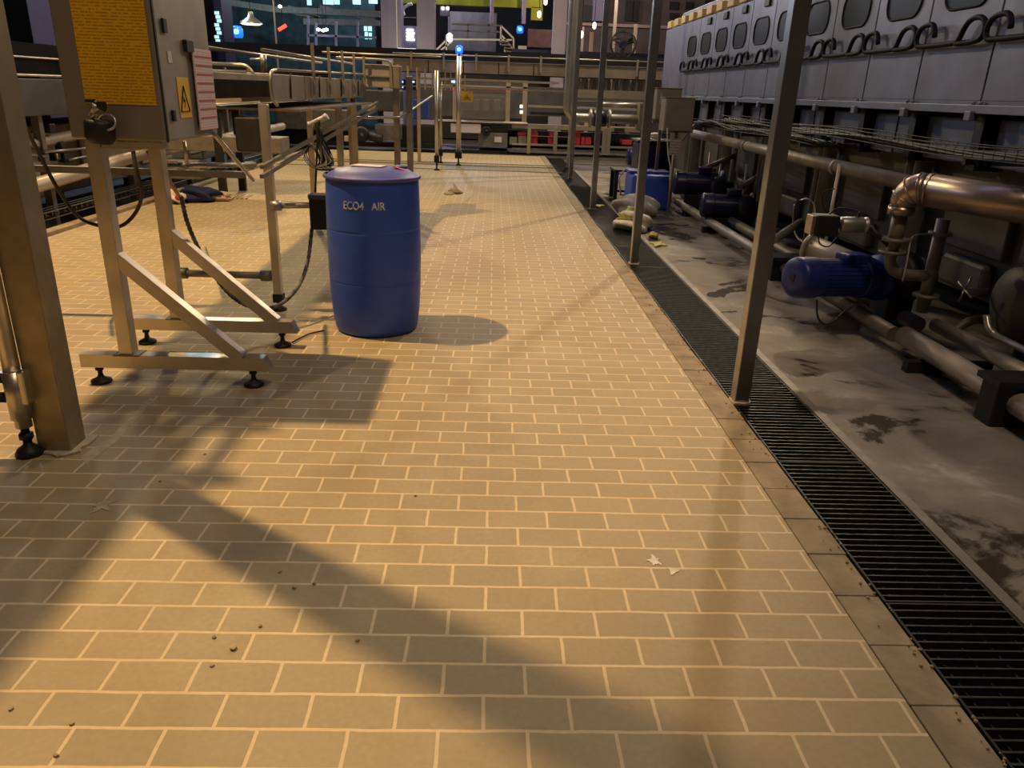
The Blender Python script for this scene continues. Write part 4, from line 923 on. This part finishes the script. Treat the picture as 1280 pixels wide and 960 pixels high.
# main far cross conveyor
t = thing('far_cross_conveyor', 'long steel bottle conveyor crossing the far end of the walkway', 'conveyor', (.8, 16.9, 0))
for k in range(8):
    x0_ = -2.1+k*.72; b = B(); b.box(x0_+.01, x0_+.71, 16.78, 16.80, 1.81, 2.03, .004); obj('side_panel', b, M['convplate'], t)
b = B(); b.box(-2.1, 3.7, 16.82, 17.3, 1.9, 1.95); b.box(-2.1, 3.7, 17.3, 17.32, 1.8, 2.05); obj('belt', b, M['dark'], t)
b = B(); b.box(-6.1, 3.7, 17.4, 17.45, 2.06, 2.26); obj('guard_band', b, M['black'], t)
b = B(); b.cyl((-2.1, 16.76, 2.14), (3.7, 16.76, 2.15), .012, n=8); b.box(-2.1, 3.7, 16.74, 16.82, 2.03, 2.045); obj('guide_rail', b, M['steel'], t)
for k in range(9):
    x0_ = -1.72+k*.66; b = B(); b.box(x0_-.02, x0_+.02, 16.72, 16.76, 1.86, 2.18); obj('guide_post', b, M['leg'], t)
b = B(); b.box(-1.7, 1.3, 16.6, 16.62, 1.66, 1.70); b.box(-2.0, 2.0, 16.7, 16.72, 1.515, 1.54); b.box(1.6, 3.6, 16.8, 16.83, 1.42, 1.58); b.box(1.6, 3.6, 16.76, 16.8, 1.35, 1.365); obj('lower_rail', b, M['leg'], t)
for x0_ in (-1.6, 1.62, 3.55):
    b = B(); b.box(x0_-.035, x0_+.035, 16.95, 17.02, -.03, 1.9); obj('leg', b, M['leg'], t)
# bottles standing on it (right part)
M['glassb'] = mat('bottle_glass', (.32, .26, .18), .15, .3)
b = B(); b.lathe([(0, 0), (.032, 0), (.034, .01), (.034, .13), (.03, .16), (.014, .2), (.013, .245), (0, .245)], (0, 0, 0), n=10)
bt = obj('bottle', b, M['glassb'], label='small glass bottle in the row on the lower far shelf', cat='bottle', group='bottles on the far conveyor', origin=(0, 0, 0))
bt.location = (1.75, 16.95, 1.58)
for k in range(1, 24):
    o = bt.copy(); COL.objects.link(o); o.location = (1.75+k*.08, 16.95+(.0 if k % 2 else .06), 1.58)
b = B(); b.box(1.62, 3.7, 16.86, 17.1, 1.56, 1.579); obj('bottle_shelf', b, M['dark'], label='dark narrow shelf under the row of far bottles', cat='shelf', origin=(1.6, 17, 1.56))
# beacons
def beacon(label, p, r, pole=None):
    t = thing('beacon_lamp', label, 'lamp', p, 'blue beacon lamps')
    b = B(); b.lathe([(0, -r), (r*.8, -r), (r, -r*.6), (r, r*.4), (r*.7, r), (0, r*1.1)], p, n=16); obj('lens', b, M['e_blue'], t)
    b = B(); q = Vector(p); b.lathe([(0, -r*.5), (r*.5, -r*.3), (r*.5, r*.3), (0, r*.5)], q+Vector((0, -r*.9, 0)), n=10); obj('bright_core', b, M['e_core'], t)
    if pole: b = B(); b.cyl((p[0], p[1], pole), (p[0], p[1], p[2]-r), .02, n=8); obj('pole', b, M['dark'], t)
    return t
beacon('glowing blue beacon on top of the far conveyor leg', PY(574, 62, 16.72), .075, 2.1)
beacon('small glowing blue beacon above the stair on the far wall', PY(650, 37, 29.6), .12, 0)
beacon('glowing blue beacon at the left near the teal screens', PY(297, 40, 22), .14, 0)
bq = PY(574, 62, 16.4); point('beacon_glow', bq, 2, (.05, .3, 1), .05)

# vertical process pipe with elbow and valve
vx_ = PY(711, 135, 15.2)
pipe('process_pipe', 'tall polished vertical pipe bending into a horizontal run beside the posts', smooth_path([(vx_.x-.02, 15.2, 6.5), (vx_.x-.02, 15.2, 4), (vx_.x-.02, 15.2, 1.4)], 3)+arc((vx_.x+.18, 15.2, 1.27), (-1, 0, 0), (0, 0, -1), .2, 0, 90, 7)+[(vx_.x+1.55, 15.2, 1.07)], .085, M['steel'], n=18)
t = thing('butterfly_valve', 'dark blue flanged valve on the horizontal process pipe', 'valve', PY(750, 143, 15.1))
vc2 = Vector((PY(750, 143, 15.2).x, 15.2, 1.07))
b = B(); b.cyl(vc2-Vector((.12, 0, 0)), vc2+Vector((.12, 0, 0)), .15, n=20); obj('valve_body', b, M['motor_dark'], t)
b = B(); 
for s_ in (-1, 1): b.cyl(vc2+Vector((s_*.16, 0, 0)), vc2+Vector((s_*.2, 0, 0)), .17, n=20)
obj('valve_flange', b, M['steel'], t)
pipe('process_pipe', 'slimmer bright horizontal pipe above the blue valve', [PY(752, 131, 15.4), PY(800, 132, 15.4)], .05, M['steel'])
b = B(); q = PY(806, 146, 15.2); b.box(q.x-.14, q.x+.06, 15.05, 15.35, q.z-.25, q.z+.25, .02); obj('pipe_box', b, M['box'], label='small grey box at the right end of the horizontal pipe', cat='box', origin=q)

# filler machine with clear guards
MY = 20.5
t = thing('filling_machine', 'low steel filling machine with clear guards and a red stripe', 'machine', (0, 21, 0))
def fb(nm, x0_, y0_, x1_, y1_, m, d0=0, d1=.1, par=None, lab=None, bev=.0):
    a = PY(x0_, y0_, MY); c = PY(x1_, y1_, MY); zz = sorted((a.z, c.z)); b = B(); b.box(a.x, c.x, MY+d0, MY+d1, zz[0], zz[1], bev); return obj(nm, b, m, par or t, label=lab)
fb('base_plinth', 545, 186, 634, 193, M['black'], 0, 2)
fb('base_housing', 598, 165, 634, 184, M['pipe'], 0, 1.2); fb('base_sticker', 637, 171, 646, 181, M['box'], -.02, 0); fb('white_patch', 618, 171, 627, 178, M['paper'], -.02, -.005)
fb('white_cover', 563, 154, 601, 167, M['paper'], -.03, .4, lab='white cover plate', bev=.02)
fb('dark_opening', 601, 156, 634, 165, M['dark'], 0, .4)
b = B(); wc = PY(608, 164, MY-.05); b.lathe([(0, -.06), (.03, -.06), (.04, -.03), (.07, -.03), (.10, -.05), (.115, -.03), (.115, .04), (0, .04)], wc, (0, 1, 0), 24); obj('hand_wheel', b, M['black'], t)
fb('table_top', 545, 151, 660, 154.5, M['paper'], -.06, 1.0)
fb("red_stripe", 553, 112, 656, 116, M["red"], -.10, -.05, lab='red stripe')
fb('top_frame', 545, 98, 660, 101, M['leg'], 0, .05); fb('top_frame', 545, 107, 660, 109, M['leg'], 0, .05)
for px in (568, 635, 656): fb('frame_post', px-2, 101, px+2, 152, M['leg'], 0, .06)
fb('clear_guard', 571, 116, 633, 150, M['clear'], .02, .03)
fb('inner_machinery', 579, 138, 632, 150, M['dark'], .3, .8); 
for px in (595, 607, 621): fb('filling_head', px-4, 124, px+4, 139, M['pipe'], .3, .5, bev=.02)
fb('rear_plate', 545, 100, 660, 150, M['washer_low'], 1.0, 1.05)
fb('light_ring', 650, 131, 653, 135, M['e_warm'], -.02, .0); fb('light_ring', 650, 138, 653, 142, M['e_warm'], -.02, .0)
fb('side_cabinet', 516, 104, 543, 150, M['washer_low'], 0, .8, bev=.02); fb('lower_cabinet', 500, 156, 545, 184, M['dark'], 0, .8, bev=.02)
s_ = thing('warning_sign', 'small square yellow warning sign beside the beacon leg', 'sign', PY(585, 121, 16.5))
a = PY(577, 114, 16.6); c = PY(591, 128, 16.6)
b = B(); b.box(a.x, c.x, 16.58, 16.6, c.z, a.z); obj('sign_board', b, M['signyellow'], s_)
b = B(); mx_, mz_ = (a.x+c.x)/2-.01, a.z-.09; b.tube([(mx_-.03, 16.575, mz_-.02), (mx_+.03, 16.575, mz_-.02), (mx_, 16.575, mz_+.035)], .004, 4, True); b.box(a.x+.04, c.x-.04, 16.574, 16.579, c.z+.05, c.z+.058); b.box(a.x+.04, c.x-.06, 16.574, 16.579, c.z+.08, c.z+.088); obj('printed_mark', b, M['ink'], s_)
# packer with red blocks
t = thing('crate_machine', 'long far machine with a row of red blocks between steel beams', 'machine', (3, 20.8, 0))
fb('upper_beam', 640, 154, 800, 166, M['convplate'], 0, .15, t, bev=.01)
fb('lower_beam', 640, 181, 812, 184.5, M['leg'], -.05, .1, t); fb('floor_rail', 640, 188, 812, 190.5, M['leg'], .1, .2, t)
fb('dark_back', 634, 164, 830, 194, M['black'], .7, .9, t)
for (x0_, y0_, x1_, y1_) in ((647, 165, 658, 170), (662, 165, 672, 181), (687, 165, 697, 181), (718, 165, 725, 181), (727, 172, 731, 181), (732, 172, 739, 181), (778, 175, 790, 181)):
    fb('red_block', x0_, y0_, x1_, y1_, M['red'], .05, .5, t, bev=.015)
for px in (661, 694, 716, 755, 760): fb('beam_post', px-1.5, 160, px+1.5, 192, M['leg'], -.06, .0, t)
fb('gauge_box', 768, 160, 780, 165, M['dark'], -.03, 0, t); fb('horizontal_bar', 660, 170, 720, 171.5, M['leg'], .0, .05, t)
fb('grey_block', 648, 170, 658, 180, M['box'], .03, .4, t); fb('upper_frame', 660, 134, 800, 136, M['leg'], 0, .1, t); fb('rear_panel', 660, 108, 835, 152, M['washer_low'], 1.0, 1.1, t)
fb('middle_beam', 715, 114, 835, 122, M['convplate'], 0, .1, t); fb('dark_slot', 664, 140, 800, 148, M['black'], .2, .6, t)
# equipment behind the drum, between the conveyor legs (x 440..545)
t = thing('drive_unit', 'dark drive machinery with a wheel beyond the square legs', 'machine', (-3, 20.4, 0))
def fb2(nm, x0_, y0_, x1_, y1_, m, d0=0, d1=.1, Y=20.0, bev=0):
    a = PY(x0_, y0_, Y); c = PY(x1_, y1_, Y); zz = sorted((a.z, c.z)); b = B(); b.box(a.x, c.x, Y+d0, Y+d1, zz[0], zz[1], bev); return obj(nm, b, m, t)
fb2('housing', 455, 112, 500, 140, M['washer_low'], 0, .8, bev=.03); fb2('plate', 452, 130, 470, 139, M['pipe_pale'], -.05, 0); fb2('blue_cover', 518, 124, 537, 149, M['blue_soft'], -.3, 0, bev=.02)
fb2('skirt', 468, 155, 500, 176, M['pipe'], 0, .6, bev=.02); fb2('base', 380, 176, 545, 187, M['dark'], .3, .8); fb2('light_panel', 430, 170, 440, 177, M['paper'], 0, .1)
fb2('upper_casing', 340, 135, 440, 165, M['pipe'], .3, .9, bev=.02); fb2('under_casing', 330, 160, 440, 184, M['dark'], .5, 1.0)
b = B(); q = PY(452, 168, 19.9); b.lathe([(.05, -.05), (.14, -.05), (.19, -.03), (.19, .05), (.05, .05)], q, (0, 1, 0), 24); obj('wheel', b, M['black'], t)
b = B(); b.cyl(PY(462, 170, 19.8), PY(478, 174, 19.8), .11, n=16); obj('motor_can', b, M['black'], t)
t = thing('control_screen', 'small lit control display left of the beacon leg', 'screen', PY(510, 104, 17))
b = B()
for (x0_, y0_, x1_, y1_) in ((499, 101, 504, 103.5), (510, 101, 518, 103.5), (499, 108, 504, 110), (564, 100.5, 569, 103.5)):
    a = PY(x0_, y0_, 17.5); c = PY(x1_, y1_, 17.5); b.box(a.x, c.x, 17.49, 17.51, c.z, a.z)
obj('lit_segment', b, M['e_screen'], t)
b = B(); a = PY(496, 99, 17.55); c = PY(524, 113, 17.55); b.box(a.x, c.x, 17.52, 17.7, c.z, a.z); obj('display_case', b, M['motor_dark'], t)

# ================================================================== HALL BACKGROUND
def hang(t, q):
    b = B(); b.cyl(q, (q.x, q.y, 11.0), .008, n=6); obj('cord', b, M['dark'], t)
def bg(name, label, cat, x0_, y0_, x1_, y1_, Y, d, m, group=None, kind=None, bev=0, floor=False):
    a = PY(x0_, y0_, Y); c = PY(x1_, y1_, Y); zz = sorted((a.z, c.z))
    if floor: zz[0] = -.04
    b = B(); b.box(min(a.x, c.x), max(a.x, c.x), Y, Y+d, zz[0], zz[1], bev); return obj(name, b, m, label=label, cat=cat, group=group, kind=kind, origin=((a.x+c.x)/2, Y, zz[0]))
gc = 'pale hall columns'
bg('hall_column', 'pale lavender hall column left of the thin lit post', 'column', 474, -60, 502, 66, 26, .7, M['lavender'], gc, floor=True)
bg('hall_column', 'pale lavender hall column right of the lit panel', 'column', 520, -60, 543, 66, 26, .7, M['lavender'], gc, floor=True)
bg('hall_column', 'wide pale lavender column left of the yellow-labelled cabinet', 'column', 22, -60, 86, 62, 18, .7, M['lavender'], gc, floor=True)
bg('hall_column', 'grey hall column behind the tall polished pipe', 'column', 696, -60, 706, 68, 24, .4, M['lavender'], gc, floor=True)
a = PY(67, 27, 17.9); b = B(); b.box(a.x, a.x+.28, 17.96, 17.99, a.z-.17, a.z); obj('yellow_sticker', b, M['signyellow'], label='small yellow sticker on the wide lavender column', cat='sticker', origin=a)
bg('thin_post', 'thin pale post beside the lavender columns', 'post', 494, -40, 497, 64, 25, .08, M['white'], floor=True)
bg('thin_post', 'thin pale post rising behind the cross conveyor', 'post', 339, -40, 345, 62, 21, .06, M['leg'], floor=True)
bg('teal_screen', 'dark teal mesh screen wall in the left background', 'screen', 262, -40, 470, 70, 34, .2, M['teal'], floor=True)
bg('tall_cabinet', 'tall near-black cabinet behind the checklist sheet', 'cabinet', 262, -40, 282, 66, 20, .8, M['motor_dark'], floor=True, bev=.02)
b = B(); 
for k in range(9): a = PY(268+(k % 3)*1.5, 14+k*5, 19.95); b.box(a.x, a.x+.10, 19.94, 19.97, a.z-.07, a.z)
obj('indicator_lights', b, M['e_cyan'], label='vertical strip of pale indicator lights on the near-black cabinet', cat='lights')
t = thing('mezzanine', 'dark overhead mezzanine beams with railing in the left background', 'platform', (-7, 30, 3.5))
def mz(nm, pts, th, m, Y=30):
    b = B()
    for (x0_, y0_, x1_, y1_) in pts: b.beam(PY(x0_, y0_, Y), PY(x1_, y1_, Y), th, th)
    return obj(nm, b, m, t)
mz('deck_beam', [(285, 3, 345, 12), (345, 12, 475, 18), (380, 27, 475, 29)], .2, M['pipe'])
mz('railing', [(395, 28, 395, 62), (420, 27, 420, 62), (447, 27, 447, 62), (385, 44, 470, 47), (385, 20, 385, 60)], .07, M['lavender'], 29)
mz('roof_truss', [(350, 12, 420, 28), (400, 8, 470, 26), (360, 8, 400, 22)], .1, M['pipe'], 31)
for k, (px, py, wd) in enumerate(((404, 2, 12), (418, 2, 6), (441, 2, 9), (461, 1, 10), (384, 3, 5))):
    a = PY(px, py, 34); b = B(); b.box(a.x, a.x+wd*.035, 33.95, 33.999, a.z-.1, a.z+.4); obj('lit_window', b, M['e_cyan'], label='small lit cyan pane high in the left background, %s' % ['second from the left', 'middle one', 'fourth from the left', 'rightmost', 'leftmost'][k], cat='window', group='lit cyan panes in the left background', origin=a)
b = B()
for (x0_, y0_, x1_, y1_) in ((455, 32, 459, 39), (460, 32, 465, 39), (456, 40, 460, 49), (461, 41, 465, 49)):
    a = PY(x0_, y0_, 34); c = PY(x1_, y1_, 34); b.box(a.x, c.x, 33.95, 33.999, c.z, a.z)
obj('lit_window', b, M['e_cyan'], label='bright cyan four-part window left of the lavender columns', cat='window')
for (px, py, m_, s_) in ((398, 37, 'e_white', 'small white light on the railing, left one'), (404, 38, 'e_white', 'small white light on the railing, middle one'), (408, 37, 'e_white', 'small white light on the railing, right one'), (350, 8, 'e_warm', 'small warm ceiling lamp above the red lamp')):
    q = PY(px, py, 28.8); t = thing('small_lamp', s_, 'lamp', q); b = B(); b.lathe([(0, -.06), (.07, -.03), (.07, .03), (0, .06)], q, n=8); obj('bulb', b, M[m_], t); hang(t, q)
q = PY(353, 35, 26); t = thing('red_lamp', 'glowing red lamp right of the thin pale post', 'lamp', q); b = B(); b.beam(q-Vector((.12, 0, .06)), q+Vector((.12, 0, .08)), .09, .09); obj('bulb', b, M['e_red'], t); hang(t, q)
# shaded hall lamp at left
q = PY(314, 30, 24); t = thing('shaded_lamp', 'hanging hall lamp with a bright wide shade above the blue beacon', 'lamp', q)
b = B(); b.lathe([(.06, .32), (.10, .18), (.30, .05), (.32, 0)], q, n=20); obj('shade', b, M['leg'], t)
b = B(); b.lathe([(0, -.03), (.25, -.02), (.29, .02), (0, .03)], q, n=20); obj('bulb', b, M['e_warm'], t); hang(t, q+Vector((0, 0, .3)))
# lit panel and stack between the columns
bg('strip_light', 'bright white strip light low between the lavender columns', 'lamp', 497, 60, 520, 65, 25.4, .05, M['e_white'])
t = thing('lit_display', 'bright white lit display between the lavender columns', 'screen', PY(512, 40, 28))
b = B()
for k in range(4): a = PY(508, 36+k*4, 28); c = PY(517+(k % 2)*1.2, 39+k*4, 28); b.box(a.x, c.x, 27.98, 28, c.z, a.z)
obj('lit_rows', b, M['e_white'], t)
b = B(); a = PY(500, 32, 28.1); c = PY(521, 58, 28.1); b.box(a.x, c.x, 28.02, 28.3, 0, a.z); obj('display_case', b, M['lavender'], t)
# yellow-green crane box
t = thing('yellow_gantry', 'yellow-green painted gantry hanging behind the columns', 'gantry', (0, 30, 4.4))
def yb(nm, x0_, y0_, x1_, y1_, Y=30, m=None, d=.4):
    a = PY(x0_, y0_, Y); c = PY(x1_, y1_, Y); b = B(); b.box(a.x, c.x, Y, Y+d, c.z, a.z, .02); return obj(nm, b, m or M['lime'], t)
yb('girder', 485, -30, 678, 11); yb('side_girder', 664, 8, 678, 26); yb('lower_girder', 499, 33, 520, 36); yb('light_strip', 499, 21, 520, 23, m=M['pipe'])
for px in (615, 655): yb('hanger', px-2, -5, px+2, 30, 29.8, M['lavender'], .1)
wire('curved_hose', 'pale curved hose hanging below the yellow-green gantry', [PY(505, 20, 29), PY(504, 12, 29), PY(509, 7, 29), PY(515, 5, 29)], .05, M['white'])
b = B(); a = PY(550, 8, 27); c = PY(562, 20, 27); b.box(a.x, c.x, 27, 27.2, c.z, a.z); 
t = thing('wall_unit', 'white wall unit with a violet light right of the lavender columns', 'box', a); obj('unit_body', b, M['lavender'], t)
b = B(); 
for px in (552, 558): a = PY(px, 9.5, 26.98); b.box(a.x, a.x+.08, 26.96, 26.99, a.z-.06, a.z+.03)
obj('status_light', b, M['e_white'], t)
for (px, py) in ((562, 47),): 
    q = PY(px, py, 25); t = thing('small_lamp', 'bright white lamp at the top of the short stair', 'lamp', q); b = B(); b.lathe([(0, -.14), (.09, -.08), (.09, .08), (0, .14)], q, n=10); obj('bulb', b, M['e_white'], t); hang(t, q)
# stairs and railings
t = thing('stair_platform', 'grey platform with white handrails and short stairs behind the conveyor', 'stairs', (-1, 26, 0))
def st(nm, segs, th, m, Y=25.5):
    b = B()
    for (x0_, y0_, x1_, y1_) in segs: b.beam(PY(x0_, y0_, Y), PY(x1_, y1_, Y), th, th)
    return obj(nm, b, m, t)
st('handrail', [(544, 64, 562, 46), (547, 66, 565, 52), (558, 44, 558, 66), (562, 49, 640, 50), (626, 32, 642, 48), (626, 43, 642, 62), (631, 53, 631, 68), (642, 48, 642, 68), (626, 32, 626, 56), (633, 62, 640, 69)], .05, M['white'])
st('mid_railing', [(565, 30, 625, 32), (565, 38, 625, 40), (611, 30, 611, 60), (585, 30, 585, 60)], .05, M['pipe'], 27)
b = B(); a = PY(560, 14, 32); c = PY(620, 60, 32); b.box(a.x, c.x, 32, 32.4, .0, a.z); obj('back_panel', b, M['washer_low'], t)
b = B()
for k in range(5): q = PY(630+k*3, 52+k*4, 25.5); b.box(q.x-.15, q.x+.15, 25.3, 25.9, q.z-.03, q.z)
obj('stair_tread', b, M['pipe'], t)
b = B(); a = PY(545, 66, 26); c = PY(690, 74, 26); b.box(a.x, c.x, 25.9, 27.5, 0, c.z+.0); obj('platform_base', b, M['dark'], t)
bg('white_box', 'small white box at the foot of the far stairs', 'box', 648, 57, 658, 68, 25.6, .3, M['white'])
bg('pink_screen', 'dim reddish ribbed door behind the process pipe', 'door', 660, 36, 698, 60, 30, .2, mat('reddish_panel', (.18, .09, .09), .7, 0, .4, 4))
bg('orange_post', 'pale orange lit post behind the second far post', 'post', 738, 40, 741, 60, 26, .1, mat('orange_post_paint', (.6, .42, .28), .6), floor=True)
bg('platform_edge', 'long grey platform edge in the right background', 'platform', 700, 27, 838, 36, 30, .5, mat('platform_grey', (.26, .20, .20), .7, 0, .3, 2))
bg('platform_edge', 'dark blue-grey low wall beyond the far conveyor', 'platform', 640, 61, 835, 72, 24.8, .5, M['motor_dark'])
t = thing('process_tower', 'tall brown process unit with dark slots in the right background', 'machine', (5, 34, 0))
b = B(); a = PY(700, -40, 34); c = PY(940, 80, 34); b.box(a.x, c.x, 34, 36, 0, a.z); obj('tower_body', b, mat('brown_housing', (.15, .11, .10), .7, 0, .4, 1.5), t)
b = B()
for (x0_, y0_, x1_, y1_) in ((727, 6, 740, 27), (783, 0, 790, 26), (793, 0, 797, 27), (838, 2, 848, 12), (858, 2, 866, 12), (838, 16, 848, 24), (882, 0, 895, 13)):
    a = PY(x0_, y0_, 33.9); c = PY(x1_, y1_, 33.9); b.box(a.x, c.x, 33.9, 34.02, c.z, a.z)
obj('dark_slot', b, M['black'], t)
b = B(); b.box(PY(742, 0, 33.8).x, PY(760, 0, 33.8).x, 33.8, 34, PY(742, 26, 33.8).z, PY(742, -10, 33.8).z); obj('pale_panel', b, M['lavender'], t)
for (x0_, y0_, x1_, y1_, s_) in ((793, 30, 797, 58, 'thin pale pole by the cage fan'), (727, 33, 729, 60, 'thin pale pole right of the process pipe'), (769, 0, 772, 26, 'pale vertical conduit above the cage fan')):
    bg('thin_post', s_, 'post', x0_, y0_, x0_+2, y1_, 28, .05, M['pipe_pale'], 'thin background poles', floor=True)
for (px, py, s_) in ((682, 2, 'bright lamp above the yellow-green girder end'), (674, 18, 'bright lamp on the yellow-green side girder'), (743, 32, 'lamp on the grey platform edge'), (919, 2, 'lamp above the far end of the washer'), (727, 43, 'tiny lamp by the far second post'), (856, 24, 'lamp over the washer roof boxes')):
    q = PY(px, py, 23 if px < 850 else 17); t = thing('small_lamp', s_, 'lamp', q, 'small bright background lamps'); b = B(); b.lathe([(0, -.10), (.05, -.06), (.05, .06), (0, .10)], q, n=10); obj('bulb', b, M['e_warm'], t); hang(t, q)
# cage fan
q = PY(779, 56, 21.5); t = thing('cage_fan', 'large dark round cage fan behind the far conveyor', 'fan', q)
b = B(); R1 = .34
for k in range(3): b.ring(q+Vector((0, -.08+k*.08, 0)), (0, 1, 0), R1-(abs(k-1))*.03, .012, 28, 5)
for k in range(16):
    a = 2*pi*k/16; dd = Vector((cos(a), 0, sin(a))); b.tube([q+dd*.05+Vector((0, -.12, 0)), q+dd*.3+Vector((0, -.08, 0)), q+dd*.34, q+dd*.3+Vector((0, .08, 0))], .005, 4)
obj('cage', b, M['black'], t)
b = B()
for k in range(3):
    a = radians(30+120*k); dd = Vector((cos(a), 0, sin(a))); sd = Vector((-sin(a), 0, cos(a)))
    b.prism([q+dd*.04-sd*.04, q+dd*.27-sd*.10+Vector((0, .03, 0)), q+dd*.29+sd*.07-Vector((0, .03, 0)), q+dd*.04+sd*.04], (0, .006, 0))
obj('blade', b, M['dark'], t)
b = B(); b.cyl(q-Vector((0, .1, 0)), q+Vector((0, .2, 0)), .09, n=16); obj('fan_motor', b, M['motor_dark'], t)
b = B(); b.cyl(q+Vector((0, .1, -.05)), (q.x, q.y+.1, 0), .03, n=8); obj('stand_pole', b, M['dark'], t)

# ================================================================== pieces of repeated parts become parts of their own
def split_loose(o):
    bm = bmesh.new(); bm.from_mesh(o.data); bm.verts.ensure_lookup_table(); seen = set(); isl = []
    for v in bm.verts:
        if v.index in seen: continue
        st_ = [v]; seen.add(v.index); g_ = []
        while st_:
            x = st_.pop(); g_.append(x.index)
            for e in x.link_edges:
                y_ = e.other_vert(x)
                if y_.index not in seen: seen.add(y_.index); st_.append(y_)
        isl.append(set(g_))
    bm.free()
    if len(isl) < 2: return
    src = o.data; first = True
    for g_ in isl:
        bm = bmesh.new(); bm.from_mesh(src); bm.verts.ensure_lookup_table()
        bmesh.ops.delete(bm, geom=[v for v in bm.verts if v.index not in g_], context='VERTS')
        me = bpy.data.meshes.new(src.name); bm.to_mesh(me); bm.free(); me.materials.append(src.materials[0])
        if first: o.data = me; first = False
        else:
            c = o.copy(); c.data = me; COL.objects.link(c)
            for ch in []: pass
SPLIT = ('stem', 'access_plate', 'rib', 'recessed_plate', 'lifting_lug', 'bracket', 'leg', 'guide_post', 'stair_tread', 'blade', 'valve_flange', 'chrome_rod', 'valve_head', 'dark_slot', 'pipe_flange', 'lit_segment', 'status_light', 'lit_rows')
for o in [o for o in S.objects if o.type == 'MESH' and o.parent and not o.children and o.name.split('.')[0] in SPLIT and o.parent.name.split('.')[0] != 'drain_grate']:
    split_loose(o)
